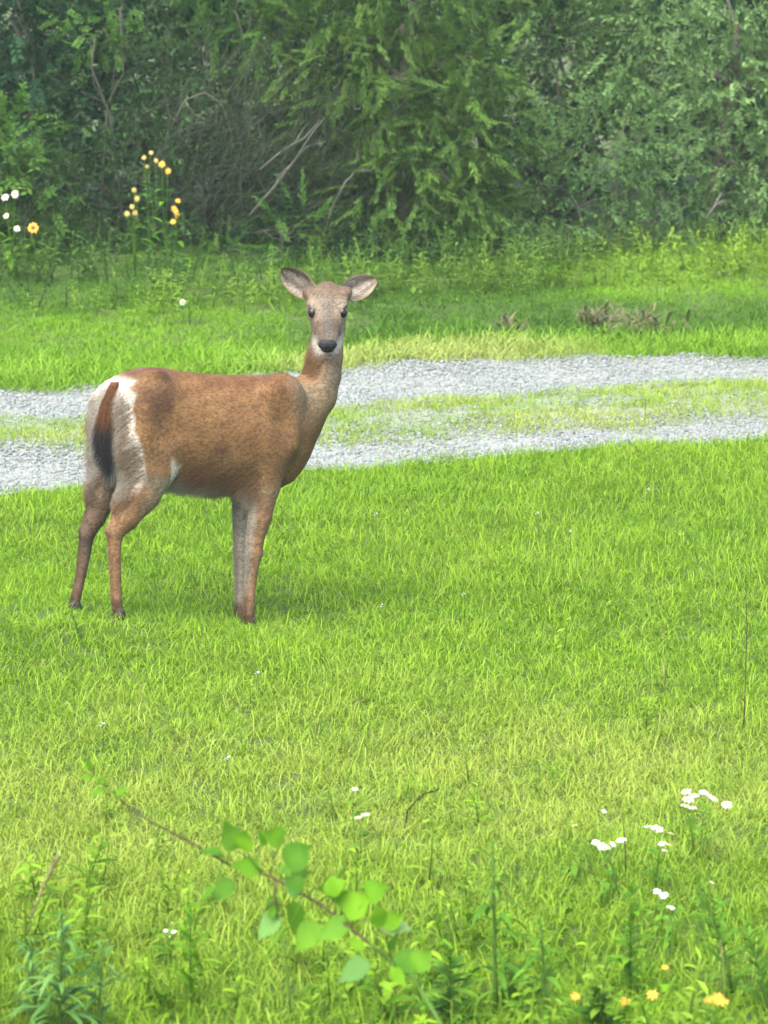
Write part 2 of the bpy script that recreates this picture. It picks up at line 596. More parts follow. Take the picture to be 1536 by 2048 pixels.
n = len(X)
scatter_object('verge_grass', verge_variants, np.stack([X, Y, gz(X, Y)], -1),
               np.stack([RNG.normal(0, .12, n), RNG.normal(0, .12, n), RNG.uniform(0, 6.28, n)], -1),
               np.stack([size] * 3, -1), pick, tone, M['verge'],
               'rough verge grass between the gravel road and the thicket')

# -- leafy herbs between the grass in the foreground
herb_variants = [leafy_weed(RNG.uniform(0.10, 0.24), 14, 0.07, 0.020) for _ in range(6)]
X, Y = rand_in(-2.6, 2.6, 8.6, 18.5, 60)
pat = noise2(X, Y, 3.0, 31)
keep = RNG.uniform(0, 1, len(X)) < np.clip(.55 + .8 * pat, 0, 1) * np.maximum(sstep(11.8, 10.0, Y + .3 * pat), .16)
X, Y, pat = X[keep], Y[keep], pat[keep]
n = len(X)
scatter_object('meadow_herbs', herb_variants, np.stack([X, Y, gz(X, Y)], -1),
               np.stack([RNG.normal(0, .2, n), RNG.normal(0, .2, n), RNG.uniform(0, 6.28, n)], -1),
               np.stack([np.clip((.9 - .45 * sstep(11, 12, Y)) + RNG.normal(0, .2, n), .3, 1.5)] * 3, -1), RNG.integers(0, 6, n), np.clip(RNG.normal(.05, .1, n), 0, 1), M['lawn'],
               'leafy green herbs between the grass in the foreground')

# -- leafy weeds at the foot of the thicket
weed_variants = [leafy_weed(RNG.uniform(0.15, 0.34), 16, 0.075, 0.018) for _ in range(7)]
X, Y = rand_in(-4.6, 4.6, 22.5, 28.6, 60)
d = Y - road_edge(FAR, X)
pat = noise2(X, Y, 1.6, 22)
keep = (d > 0.9) & (RNG.uniform(0, 1, len(X)) < np.clip(-.05 + 0.75 * sstep(1.2, 4.0, d) + 0.3 * pat, 0, 1))
X, Y, d, pat = X[keep], Y[keep], d[keep], pat[keep]
n = len(X)
size = np.clip(0.75 + 0.25 * sstep(2, 4.5, d) + 0.2 * pat + RNG.normal(0, .15, n), 0.4, 1.5)
tone = np.clip(0.35 - 0.3 * sstep(2.5, 4.5, d) + 0.35 * pat + 0.7 * (X < -1.2) * (d < 3.2) + 0.75 * sstep(1.1, 1.8, X), 0, 1)
scatter_object('weed_undergrowth', weed_variants, np.stack([X, Y, gz(X, Y)], -1),
               np.stack([RNG.normal(0, .2, n), RNG.normal(0, .2, n), RNG.uniform(0, 6.28, n)], -1),
               np.stack([size] * 3, -1), RNG.integers(0, 7, n), tone, M['weed'],
               'leafy green weeds along the foot of the thicket')


# -- loose stones of the two wheel tracks
def pebble():
    me = np.array([(0, 0, 1), (0.9, 0, 0.45), (0.28, 0.85, 0.45), (-0.72, 0.53, 0.45), (-0.72, -0.53, 0.45), (0.28, -0.85, 0.45),
                   (0.72, 0.53, -0.45), (-0.28, 0.85, -0.45), (-0.9, 0, -0.45), (-0.28, -0.85, -0.45), (0.72, -0.53, -0.45), (0, 0, -1)], float)
    me = me * (1 + RNG.normal(0, 0.16, (12, 1))) * np.array([1, RNG.uniform(.65, 1), RNG.uniform(.45, .75)])
    t = [(0, 1, 2), (0, 2, 3), (0, 3, 4), (0, 4, 5), (0, 5, 1), (1, 6, 2), (2, 7, 3), (3, 8, 4), (4, 9, 5), (5, 10, 1),
         (6, 7, 2), (7, 8, 3), (8, 9, 4), (9, 10, 5), (10, 6, 1), (11, 7, 6), (11, 8, 7), (11, 9, 8), (11, 10, 9), (11, 6, 10)]
    return me, [], t, np.full(12, 0.5)


X, Y = rand_in(-3.4, 3.4, 16.5, 23.5, 3000)
t1 = (Y - road_edge(NEAR, X)) / (road_edge(MID1, X) - road_edge(NEAR, X))
t2 = (Y - road_edge(MID2, X)) / (road_edge(FAR, X) - road_edge(MID2, X))
pr = np.where(((t1 > -0.06) & (t1 < 1.1)) | ((t2 > -0.1) & (t2 < 1.06)), 1.0, 0.10)
keep = (Y > road_edge(NEAR, X) - 0.06) & (Y < road_edge(FAR, X) + 0.06) & (RNG.uniform(0, 1, len(X)) < pr)
X, Y = X[keep], Y[keep]
n = len(X)
s = np.minimum(0.0068 * np.exp(RNG.normal(0, 0.45, n)), 0.016)
scatter_object('gravel', [pebble() for _ in range(6)], np.stack([X, Y, gz(X, Y) + 0.006 + 0.25 * s], -1),
               RNG.uniform(0, 6.28, (n, 3)) * np.array([0.12, 0.12, 1]), np.stack([s] * 3, -1), RNG.integers(0, 6, n),
               RNG.uniform(0, 1, n), M['stone'], 'loose pale grey stones in the wheel tracks')


# ------------------------------------------------------------------ thicket: shrubs and trees
def spray(kind, size):
    """one leafy twig along +X (tip at x = size): verts, quads, tris, tint in local axes"""
    mb = MB()
    if kind == 'broad':
        nl = 11
        mb.tube([(0, 0, 0), (size * .5, 0, size * .04), (size, 0, -size * .05)], [.004, .003, .0015], 3, 0.2)
        for i in range(nl):
            t = 0.15 + 0.85 * i / (nl - 1)
            sgn = 1 if i % 2 else -1
            d = np.array([0.55, sgn * RNG.uniform(0.5, 1.0), RNG.uniform(-.3, .5)])
            mb.leaf((size * t, 0, 0), d, (0, 0, 1), size * RNG.uniform(.22, .32), size * RNG.uniform(.11, .16), droop=.2, segs=2, tint=RNG.uniform(0, 1))
    elif kind == 'needle':
        mb.tube([(0, 0, 0), (size * .5, 0, size * .03), (size, 0, -size * .12)], [.003, .002, .001], 3, 0.3)
        for i in range(26):
            t = 0.08 + 0.92 * i / 25
            sgn = 1 if i % 2 else -1
            d = np.array([1.0, sgn * RNG.uniform(0.25, 0.8), RNG.uniform(-.45, .45)])
            L = size * RNG.uniform(.16, .34) * (1.1 - .5 * t)
            mb.leaf((size * t, 0, -size * .12 * t * t), d, (0, 0, 1), L, size * .022 + .0035, droop=.22, segs=2, tint=RNG.uniform(0, 1))
    else:                                            # small: small leaves on thin twigs
        mb.tube([(0, 0, 0), (size * .5, size * .03, 0), (size, -size * .02, -size * .08)], [.0035, .0025, .0015], 3, 0.1)
        for i in range(16):
            t = 0.2 + 0.8 * i / 15
            a = RNG.uniform(0, 6.28)
            d = np.array([0.7, math.cos(a), 0.7 * math.sin(a)])
            mb.leaf((size * t, 0, -size * .08 * t * t), d, (0, 0, 1), size * RNG.uniform(.12, .2), size * RNG.uniform(.05, .075), droop=.2, segs=2, tint=RNG.uniform(0, 1))
    return np.array(mb.v), np.array(mb.q, int).reshape(-1, 4), np.array(mb.t, int).reshape(-1, 3), np.array(mb.tint)


def crown_mesh(name, lobes, dens, kind, size, droop=0.2, shell=0.45, updir=0.15, rel=None):
    """leafy twigs through the outer volume of several overlapping lobes; lobes: (x, y, z, rx, ry, rz)"""
    rel = np.zeros(3) if rel is None else np.asarray(rel, float)
    variants = [spray(kind, size) for _ in range(5)]
    V, Q, T, TI = [], [], [], []
    base = 0
    for (cx, cy, cz, rx, ry, rz) in lobes:
        area = 4 * math.pi * ((rx * ry) ** 1.6 / 3 + (rx * rz) ** 1.6 / 3 + (ry * rz) ** 1.6 / 3) ** (1 / 1.6)
        n = max(8, int(area * dens))
        u = RNG.normal(0, 1, (n, 3))
        u /= np.linalg.norm(u, axis=1, keepdims=True)
        # clumped shell: several bumps per lobe
        bump = noise2(u[:, 0] * 3 + cx * 5, u[:, 1] * 3 + u[:, 2] * 4 + cz * 5, 1.6, int(abs(cx * 31 + cz * 17 + cy * 7)) % 997)
        r = (1 - shell * RNG.uniform(0, 1, n) ** 1.6) * (1 + 0.13 * bump)
        keep = RNG.uniform(0, 1, n) < np.clip(0.85 + 0.35 * bump, 0.25, 1)
        u, r, bump = u[keep], r[keep], bump[keep]
        n = len(u)
        P = np.array([cx, cy, cz]) + u * r[:, None] * np.array([rx, ry, rz])
        ok = P[:, 2] > 0.05
        P, u, bump = P[ok], u[ok], bump[ok]
        n = len(P)
        D = u * 0.8 + RNG.normal(0, 0.45, (n, 3))
        D[:, 2] += updir - droop * (1 + 0.5 * RNG.normal(0, 1, n))
        D /= np.linalg.norm(D, axis=1, keepdims=True)
        up = np.array([0, 0, 1.0]) + RNG.normal(0, 0.45, (n, 3))
        S = np.cross(up, D)
        S /= np.linalg.norm(S, axis=1, keepdims=True) + 1e-9
        U = np.cross(D, S)
        B = np.stack([D, S, U], axis=1) * RNG.uniform(0.65, 1.3, n)[:, None, None]      # rows: axes
        which = RNG.integers(0, len(variants), n)
        off = RNG.normal(0, 0.13, n) + 0.10 * bump
        for k, (v, q, t, ti) in enumerate(variants):
            idx = np.where(which == k)[0]
            if not len(idx):
                continue
            W = np.einsum('vi,nij->nvj', v, B[idx]) + P[idx][:, None, :] - rel
            m, nv = len(idx), len(v)
            o = base + np.arange(m)[:, None, None] * nv
            V.append(W.reshape(-1, 3))
            Q.append((q[None] + o).reshape(-1, 4))
            T.append((t[None] + o).reshape(-1, 3))
            TI.append((ti[None] + off[idx][:, None]).ravel())
            base += m * nv
    return fast_mesh(name, np.concatenate(V), [np.concatenate(Q), np.concatenate(T)],
                     {'tint': ('FLOAT', 'POINT', np.concatenate(TI))}, smooth=True)


def limbs(mb, a, b, r0, r1, n=5, wob=0.06, sides=5):
    a, b = np.asarray(a, float), np.asarray(b, float)
    L = np.linalg.norm(b - a)
    pts = [a + (b - a) * t + (RNG.normal(0, wob * L, 3) * (0 < t < 1)) + np.array([0, 0, 0.1 * L * math.sin(math.pi * t)]) for t in np.linspace(0, 1, n)]
    mb.tube(pts, [r0 + (r1 - r0) * t for t in np.linspace(0, 1, n)], sides, RNG.uniform(0, 1))
    return pts


def shrub(name, label, cat, base, lobes, dens, kind, size, mat, stems=3, group=None, droop=.2, shell=.45, stem_r=.03, twigs=3, trunk=False):
    base = np.array([base[0], base[1], float(gz(base[0], base[1]))])
    t = thing(name, label, cat, base, group)
    obj('crown', crown_mesh('crown', lobes, dens, kind, size, droop, shell, rel=base), mat, t)['kind'] = 'stuff'
    if trunk:
        tops = max(l[2] for l in lobes)
        tb = MB()
        tp = limbs(tb, (0, 0, -0.05), (RNG.normal(0, .1), RNG.normal(0, .1), tops * .8), stem_r * 2, stem_r * .6, 7, .015, 8)
        tb.build('trunk', M['bark'], t)
        for l in lobes:
            bb = MB()
            s_ = tp[2] if l[2] < tops * .6 else tp[4]
            limbs(bb, s_, np.array(l[:3]) - base, stem_r, .008)
            bb.build('limb', M['bark'], t)
        return t
    for l in lobes[:max(1, stems)]:
        mb = MB()
        c = np.array(l[:3]) - base
        pts = limbs(mb, (RNG.normal(0, .06), RNG.normal(0, .06), -0.03), c, stem_r, stem_r * .4)
        for _ in range(twigs):
            u = RNG.normal(0, 1, 3)
            u /= np.linalg.norm(u)
            u[2] = abs(u[2]) * .7
            limbs(mb, pts[RNG.integers(2, 5)], c + u * np.array(l[3:]) * 0.9, stem_r * .35, .003, 4, .05, 4)
        mb.build('stem', M['bark'], t)
    return t


F = {}
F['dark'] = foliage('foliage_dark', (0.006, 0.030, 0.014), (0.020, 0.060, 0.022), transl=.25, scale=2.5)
F['dull'] = foliage('foliage_dull', (0.016, 0.045, 0.017), (0.050, 0.100, 0.028), transl=.25, scale=3)
F['cedar'] = foliage('foliage_cedar', (0.017, 0.052, 0.012), (0.078, 0.146, 0.022), transl=.25, scale=2.5)
F['bright'] = foliage('foliage_bright', (0.026, 0.080, 0.014), (0.075, 0.155, 0.024), transl=.4, scale=3)
F['hazed'] = foliage('foliage_hazed', (0.040, 0.090, 0.029), (0.092, 0.168, 0.048), transl=.3, scale=2.5)  # window haze put into the leaf colour of the right-hand shrubs
F['pale'] = foliage('foliage_hazed_pale', (0.072, 0.142, 0.048), (0.138, 0.235, 0.076), transl=.3, scale=2)  # strongest painted haze: leaves paled for the veil at the right edge


def P(px, py, Y):
    return at(px, py, Y)


def lobe(px, py, Y, rx, ry, rz):
    c = at(px, py, Y)
    return (c[0], c[1], c[2], rx, ry, rz)


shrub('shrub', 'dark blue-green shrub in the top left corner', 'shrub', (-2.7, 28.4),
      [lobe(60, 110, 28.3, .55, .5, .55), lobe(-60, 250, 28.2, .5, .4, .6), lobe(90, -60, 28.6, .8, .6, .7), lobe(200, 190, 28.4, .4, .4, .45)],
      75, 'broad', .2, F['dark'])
shrub('vine_bush', 'light green broad-leaved bush at the left edge above the white flowers', 'bush', (-2.62, 26.9),
      [lobe(25, 290, 26.9, .27, .25, .3), lobe(70, 370, 26.9, .20, .22, .22), lobe(-60, 330, 27.0, .35, .3, .45), lobe(10, 440, 26.9, .25, .2, .2)],
      110, 'broad', .17, F['bright'], stem_r=.014)
shrub('sapling', 'bright yellow-green sapling tip against the dark shrub at top left', 'sapling', (-1.95, 27.5),
      [lobe(190, 70, 27.5, .2, .2, .15), lobe(240, 30, 27.5, .15, .15, .14), lobe(140, 25, 27.6, .15, .15, .13)],
      90, 'broad', .13, F['bright'], stem_r=.010, stems=2)
shrub('brush_shrub', 'large dull green twiggy brush shrub behind the yellow wildflowers', 'shrub', (-1.25, 28.0),
      [lobe(250, 260, 27.9, .55, .5, .55), lobe(430, 160, 28.0, .6, .5, .55), lobe(300, 380, 27.7, .6, .45, .4), lobe(500, 330, 27.9, .55, .45, .5),
       lobe(150, 400, 27.6, .42, .35, .38), lobe(620, 380, 27.9, .42, .4, .45), lobe(330, 60, 28.2, .7, .5, .5)],
      72, 'small', .26, F['dull'], stems=7, stem_r=.022, twigs=5, shell=.35)
tw = MB()
brush = [o for o in scene.objects if o.name == 'brush_shrub'][0]
for i in range(800):
    px_, py_ = RNG.normal(520, 130), RNG.normal(330, 90)
    p = at(px_, py_, 26.95 + RNG.uniform(0, .6)) - np.array(brush.location)
    if p[2] < .1 or px_ > 800:
        continue
    a = RNG.normal(.85, .45)
    L_ = RNG.uniform(.12, .5)
    d = np.array([math.cos(a), RNG.normal(0, .25), math.sin(a)]) * L_
    bend = RNG.normal(0, .06, 3) * L_
    tw.tube([p, p + d * .5 + bend, p + d], [.0036, .0028, .0013], 3, RNG.uniform(0, 1))
o = tw.build('twigs', M['twig'], brush)
o['kind'] = 'stuff'
shrub('fern_bush', 'feathery light green bush at the top centre', 'bush', (-1.05, 28.0),
      [lobe(470, 20, 27.5, .24, .2, .2), lobe(540, 70, 27.6, .22, .2, .14), lobe(440, -80, 27.6, .4, .3, .3)],
      90, 'needle', .24, F['bright'], stem_r=.012, stems=2)
shrub('cedar', 'yellow-green cedar with drooping sprays right behind the deer head', 'tree', (.15, 27.6),
      [lobe(760, 160, 27.5, .55, .5, .6), lobe(900, 260, 27.3, .42, .4, .5), lobe(820, 380, 27.3, .55, .45, .42), lobe(660, 90, 27.7, .5, .45, .45),
       lobe(950, 420, 27.2, .24, .3, .32), lobe(800, -60, 27.7, .7, .5, .6), lobe(960, 130, 27.3, .22, .25, .22), lobe(700, 260, 27.8, .45, .4, .45)],
      165, 'needle', .22, F['cedar'], stem_r=.035, trunk=True, droop=.35)
shrub('shrub', 'rounded shrub right of the cedar, haze painted into its leaf colour', 'shrub', (1.45, 27.5),
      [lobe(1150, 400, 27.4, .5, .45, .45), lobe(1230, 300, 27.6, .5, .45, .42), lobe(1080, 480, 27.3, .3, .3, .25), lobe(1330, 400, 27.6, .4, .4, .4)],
      95, 'small', .20, F['hazed'], stems=4, stem_r=.016)
shrub('willow', 'tall willow at the right edge, leaves paled with painted haze', 'tree', (2.4, 28.4),
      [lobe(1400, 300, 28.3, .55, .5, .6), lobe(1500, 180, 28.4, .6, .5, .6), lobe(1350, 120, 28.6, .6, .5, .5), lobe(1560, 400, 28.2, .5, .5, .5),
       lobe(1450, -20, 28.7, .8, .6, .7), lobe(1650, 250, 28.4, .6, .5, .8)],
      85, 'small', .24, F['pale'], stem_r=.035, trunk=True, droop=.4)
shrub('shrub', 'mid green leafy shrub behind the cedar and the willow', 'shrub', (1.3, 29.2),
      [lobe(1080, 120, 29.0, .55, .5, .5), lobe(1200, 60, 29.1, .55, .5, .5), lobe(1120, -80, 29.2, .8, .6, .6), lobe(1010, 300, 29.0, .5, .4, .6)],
      75, 'small', .26, F['hazed'], stems=4, stem_r=.022)
shrub('low_bush', 'low dark bush at the foot of the brush under the bare sticks', 'bush', (-.35, 27.2),
      [lobe(640, 480, 27.3, .38, .3, .22), lobe(760, 500, 27.2, .35, .3, .2), lobe(540, 470, 27.4, .3, .3, .25)],
      80, 'small', .18, F['dark'], stem_r=.010)
shrub('low_bush', 'fresh green low bush with long sprays in front of the brush', 'bush', (-.7, 26.7),
      [lobe(570, 470, 26.6, .24, .2, .2), lobe(480, 520, 26.5, .3, .25, .14)],
      90, 'needle', .2, F['bright'], stem_r=.008, stems=2)
# the trees behind the front row, and both ends of the thicket just past the frame
for i, (x, y, lab) in enumerate(((-3.3, 31.5, 'dark broad-leaved tree behind the left end of the thicket'),
                                 (-1.2, 32.0, 'dark broad-leaved tree behind the twiggy brush'),
                                 (.9, 31.6, 'dark broad-leaved tree behind the cedar'),
                                 (3.0, 32.2, 'dark broad-leaved tree behind the willow'))):
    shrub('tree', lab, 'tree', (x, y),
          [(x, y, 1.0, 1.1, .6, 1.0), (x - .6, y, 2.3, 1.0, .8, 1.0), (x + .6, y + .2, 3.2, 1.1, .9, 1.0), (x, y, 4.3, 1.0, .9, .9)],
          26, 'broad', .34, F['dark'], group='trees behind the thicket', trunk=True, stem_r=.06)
shrub('shrub', 'dull green shrub at the left end of the thicket', 'shrub', (-3.9, 27.8),
      [(-3.8, 27.8, .8, .7, .6, .8), (-4.3, 27.9, 1.6, .8, .6, .8), (-3.5, 28.0, 1.9, .6, .5, .7)], 45, 'small', .28, F['dull'])
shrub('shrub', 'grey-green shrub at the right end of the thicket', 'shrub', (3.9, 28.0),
      [(3.7, 27.9, .8, .7, .6, .8), (4.3, 28.0, 1.6, .8, .6, .8), (3.5, 28.2, 2.0, .6, .5, .7)], 45, 'small', .28, F['hazed'])

for i, (x, lab) in enumerate(((-3.6, 'past the left end'), (-2.4, 'behind the corner shrub'), (-1.3, 'behind the twiggy brush'), (-.3, 'behind the leaning dead branch'),
                              (.8, 'behind the cedar'), (1.9, 'behind the grey-green shrubs'), (3.1, 'behind the willow'))):
    y = 29.7 + .3 * (i % 2)
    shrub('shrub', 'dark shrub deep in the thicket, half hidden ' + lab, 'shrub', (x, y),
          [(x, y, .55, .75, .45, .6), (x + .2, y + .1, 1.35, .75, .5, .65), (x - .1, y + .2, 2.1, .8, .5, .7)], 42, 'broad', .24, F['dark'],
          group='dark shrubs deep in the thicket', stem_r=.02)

# bare sticks in the brush
def bare_branch(label, paths, r, group='bare sticks in the thicket', base=None):
    b = np.asarray(paths[0][0], float)
    t = thing('bare_branch', label, 'branch', b, group)
    for i, pth in enumerate(paths):
        mb = MB()
        mb.tube([np.asarray(p, float) - b for p in pth], [r * (1 - .65 * k / (len(pth) - 1)) * (1 if i == 0 else .65) for k in range(len(pth))], 6, RNG.uniform(0, 1))
        mb.build('stick' if i == 0 else 'twig', M['dead_wood'], t)
    return t


Yb = 26.95
bare_branch('pale forked dead branch rising from the dark hollow', [
    [P(650, 470, Yb), P(663, 418, Yb), P(690, 365, Yb), P(712, 343, Yb), P(745, 335, Yb + .1)], [P(690, 365, Yb), P(705, 352, Yb), P(712, 325, Yb - .05), P(716, 300, Yb)],
    [P(712, 343, Yb), P(738, 342, Yb), P(770, 330, Yb + .1)]], .0105)
bare_branch('long grey dead branch leaning right through the brush', [
    [P(500, 430, Yb), P(545, 378, Yb), P(590, 320, Yb), P(625, 265, Yb), P(650, 235, Yb + .1)], [P(545, 378, Yb), P(560, 350, Yb), P(600, 310, Yb + .1)],
    [P(590, 320, Yb), P(612, 295, Yb), P(650, 280, Yb + .1)]], .0100)
bare_branch('thin grey dead stem beside the long leaning branch', [
    [P(520, 340, Yb - .1), P(560, 305, Yb - .1), P(610, 275, Yb - .05), P(640, 240, Yb)], [P(560, 305, Yb - .1), P(590, 285, Yb - .1), P(612, 250, Yb)]], .008)
bare_branch('thin arching dead twig high in the twiggy brush', [
    [P(340, 260, Yb), P(370, 200, Yb), P(410, 185, Yb), P(440, 205, Yb), P(460, 240, Yb)], [P(370, 200, Yb), P(385, 225, Yb), P(380, 260, Yb)]], .006)
bare_branch('short pale stick low in the willow at the right', [
    [P(1412, 440, 27.2), P(1428, 415, 27.2), P(1443, 385, 27.2)], [P(1428, 415, 27.2), P(1440, 405, 27.2), P(1452, 400, 27.2)]], .014)

# ------------------------------------------------------------------ the deer
TH = R(28)
FWD = np.array([math.cos(TH), math.sin(TH), 0])
RGT = np.array([math.sin(TH), -math.cos(TH), 0])
UPV = np.array([0, 0, 1.0])
DO = at(430, 1000, 14.85)
DO[2] = 0.0


def D(px, py, l=0.0):
    """deer-frame point (forward, right, up) at lateral offset l seen at px, py"""
    d = ray(px, py)
    c = np.array([0, 0, CAM_Z])
    t = np.dot(DO + l * RGT - c, RGT) / np.dot(d, RGT)
    p = c + t * d
    q = p - DO
    return np.array([np.dot(q, FWD), l, p[2]])


def to_world(p):
    p = np.asarray(p, float)
    return DO + p[..., 0:1] * FWD + p[..., 1:2] * RGT + p[..., 2:3] * UPV


H = 0.0065
LO = np.array([-.80, -.34, -.12])
HI = np.array([.72, .46, 1.46])
GN = np.ceil((HI - LO) / H).astype(int)
ax = [LO[i] + H * np.arange(GN[i]) for i in range(3)]
FIELD = np.full(tuple(GN), 1.0, np.float32)


def smin(a, b, k):
    h = np.clip(0.5 + 0.5 * (b - a) / k, 0, 1)
    return b + (a - b) * h - k * h * (1 - h)


def region(lo, hi, pad):
    i0 = np.maximum(0, np.floor((np.asarray(lo) - pad - LO) / H).astype(int))
    i1 = np.minimum(GN, np.ceil((np.asarray(hi) + pad - LO) / H).astype(int) + 1)
    sl = tuple(slice(a, b) for a, b in zip(i0, i1))
    g = np.meshgrid(*[ax[k][sl[k]] for k in range(3)], indexing='ij')
    return sl, g


def blend(sl, d, k):
    FIELD[sl] = smin(FIELD[sl], d.astype(np.float32), k)


def chain(pts, rad, lat=1.0, k=.03):
    """tapering limb through pts; lat < 1 flattens it sideways; joined hard inside, blended softly onto the body"""
    pts = [np.asarray(p, float) for p in pts]
    sl, (x, y, z) = region(np.min(pts, axis=0), np.max(pts, axis=0), max(rad) + k + .02)
    best = None
    for i in range(len(pts) - 1):
        a, b, ra, rb = pts[i], pts[i + 1], rad[i], rad[i + 1]
        la = lat[i] if hasattr(lat, '__len__') else lat
        S = np.array([1, 1 / la, 1])
        A, Bv = a * S, b * S
        ba = Bv - A
        px_, py_, pz_ = x - A[0], y * S[1] - A[1], z - A[2]
        t = np.clip((px_ * ba[0] + py_ * ba[1] + pz_ * ba[2]) / (ba @ ba + 1e-12), 0, 1)
        d = np.sqrt((px_ - t * ba[0]) ** 2 + (py_ - t * ba[1]) ** 2 + (pz_ - t * ba[2]) ** 2) - (ra + (rb - ra) * t)
        d = np.where(d > 0, d, d * la)
        best = d if best is None else smin(best, d, min(.25 * min(ra, rb), .012))
    blend(sl, best, k)


def ellipsoid(c, axes, rad, k=.03, cut=False):
    """axes: rows are unit directions"""
    c = np.asarray(c, float)
    m = max(rad)
    sl, (x, y, z) = region(c - m, c + m, k + .02)
    q = np.stack([x - c[0], y - c[1], z - c[2]], -1) @ np.asarray(axes).T / np.asarray(rad)
    r = np.sqrt((q ** 2).sum(-1)) + 1e-9
    d = (r - 1) * min(rad)
    if cut:
        FIELD[sl] = -smin(-FIELD[sl], d.astype(np.float32), k)
    else:
        blend(sl, d, k)


# trunk: sections along the sagittal plane (photo x, top y, bottom y, half width)
SEC = [(212, 812, 895, .030), (217, 780, 918, .080), (228, 760, 938, .115), (248, 744, 952, .138), (285, 734, 958, .150), (325, 735, 962, .147),
       (370, 743, 968, .150), (430, 749, 976, .158), (490, 750, 979, .152), (540, 750, 974, .132), (575, 753, 968, .115), (599, 764, 942, .086),
       (616, 790, 915, .056), (627, 830, 888, .026)]
ss, zt, zb, hw = [], [], [], []
for (px, a, b, w) in SEC:
    pa, pb = D(px, a), D(px, b)
    ss.append(0.5 * (pa[0] + pb[0]))
    zt.append(pa[2])
    zb.append(pb[2])
    hw.append(w)
ss, zt, zb, hw = map(np.array, (ss, zt, zb, hw))
fine = np.linspace(ss[0], ss[-1], 240)


def smooth_interp(v):
    y = np.interp(fine, ss, v)
    k = np.hanning(19)
    k /= k.sum()
    yy = np.convolve(np.pad(y, 9, mode='edge'), k, 'valid')
    w = np.clip(np.minimum(fine - fine[0], fine[-1] - fine) / .06, 0, 1)
    return yy * w + y * (1 - w)


zt_f, zb_f, hw_f = smooth_interp(zt), smooth_interp(zb), smooth_interp(hw)
sl, (x, y, z) = region((ss[0], -.2, zb.min()), (ss[-1], .2, zt.max()), .06)
sc_ = np.clip(x, ss[0], ss[-1])
t_, b_, w_ = np.interp(sc_, fine, zt_f), np.interp(sc_, fine, zb_f), np.interp(sc_, fine, hw_f)
cz, hh = .5 * (t_ + b_), .5 * (t_ - b_)
# a little fuller below the middle than along the spine
ww = w_ * (1 - .10 * np.clip((z - cz) / hh, -1, 1))
d = (np.sqrt((y / ww) ** 2 + ((z - cz) / hh) ** 2) - 1) * np.minimum(w_, hh)
d = np.sqrt(np.maximum(d, 0) ** 2 + (x - sc_) ** 2) + np.minimum(d, 0)
blend(sl, d, .001)
# shoulder blades, haunches
chain([D(560, 800, .085), D(550, 880, .10), D(528, 945, .085)], [.105, .100, .066], [.60, .66], .028)
chain([D(560, 800, -.085), D(545, 880, -.10), D(510, 945, -.085)], [.10, .095, .062], [.55, .6], .04)
# near hind leg (right)
NH = [D(299, 820, .075), D(297, 880, .098), D(300, 940, .10), D(282, 985, .10), D(252, 1035, .10), D(230, 1066, .10), D(229, 1100, .10), D(231, 1150, .10), D(233, 1197, .10), D(236, 1222, .10)]
chain(NH, [.135, .125, .100, .080, .052, .033, .0245, .0215, .0215, .019], [.55, .58, .62, .7, .8, .85, 1, 1, 1], .035)
# far hind leg (left), set further back
FHL = [D(240, 820, -.075), D(232, 890, -.09), D(222, 940, -.09), D(207, 990, -.09), D(190, 1035, -.09), D(174, 1068, -.09), D(170, 1100, -.09), D(162, 1150, -.09), D(152, 1195, -.09), D(148, 1220, -.09)]
chain(FHL, [.125, .100, .078, .060, .043, .031, .0245, .0200, .0200, .017], [.55, .58, .62, .7, .8, .85, 1, 1, 1], .035)
# hock points
chain([D(243, 1015, .10), D(228, 1042, .10), D(218, 1061, .10)], [.020, .017, .016], .7, .012)
chain([D(190, 1015, -.09), D(176, 1042, -.09), D(165, 1062, -.09)], [.018, .015, .014], .7, .012)
# hip bone, hollow flank
ellipsoid(D(308, 752, .085), np.eye(3), (.045, .03, .03), .03)
ellipsoid(D(352, 850, .215), np.eye(3), (.085, .065, .14), .05, cut=True)
ellipsoid(D(575, 850, .185), np.eye(3), (.05, .05, .12), .04, cut=True)
# front legs
NF = [D(530, 930, .088), D(529, 975, .088), D(521, 1035, .085), D(511, 1080, .082), D(509, 1106, .082), D(504, 1140, .08), D(500, 1190, .08), D(497, 1228, .08), D(499, 1258, .08)]
chain(NF, [.072, .060, .045, .0325, .0325, .0230, .0205, .0225, .020], [.7, .75, .85, .9, .95, 1, 1, 1], .03)
FF = [D(492, 930, -.085), D(488, 975, -.085), D(483, 1035, -.08), D(481, 1080, -.078), D(481, 1104, -.078), D(480, 1138, -.078), D(480, 1190, -.078), D(479, 1226, -.078), D(482, 1254, -.078)]
chain(FF, [.060, .047, .034, .0255, .0260, .0190, .0170, .0190, .018], [.7, .75, .85, .9, .95, 1, 1, 1], .03)
# neck
NECK = [D(568, 846), D(600, 822), D(630, 790), D(646, 750), D(653, 712), D(657, 662), D(658, 632)]
chain(NECK, [.120, .106, .086, .070, .062, .060, .058], [.8, .85, .9, 1, 1, 1], .05)

# head frame: hf along the muzzle, hu up, hr to the animal's own right (photo left)
HC = D(655, 616)
cam_l = np.array([np.dot(-DO, FWD), np.dot(-DO, RGT), 0])
v = cam_l - np.array([HC[0], HC[1], 0])
v /= np.linalg.norm(v)
hp = R(36)
hf = np.array([v[0] * math.cos(hp), v[1] * math.cos(hp), -math.sin(hp)])
yaw_r = np.array([-v[1], v[0], 0])                  # seen from the camera this points to photo right
if np.dot(yaw_r, [FWD @ np.array([1, 0, 0]), RGT @ np.array([1, 0, 0]), 0]) < 0:
    yaw_r = -yaw_r
hr = yaw_r
hu = np.cross(hr, hf)
if hu[2] < 0:
    hu = -hu
HAX = np.stack([hf, hr, hu])


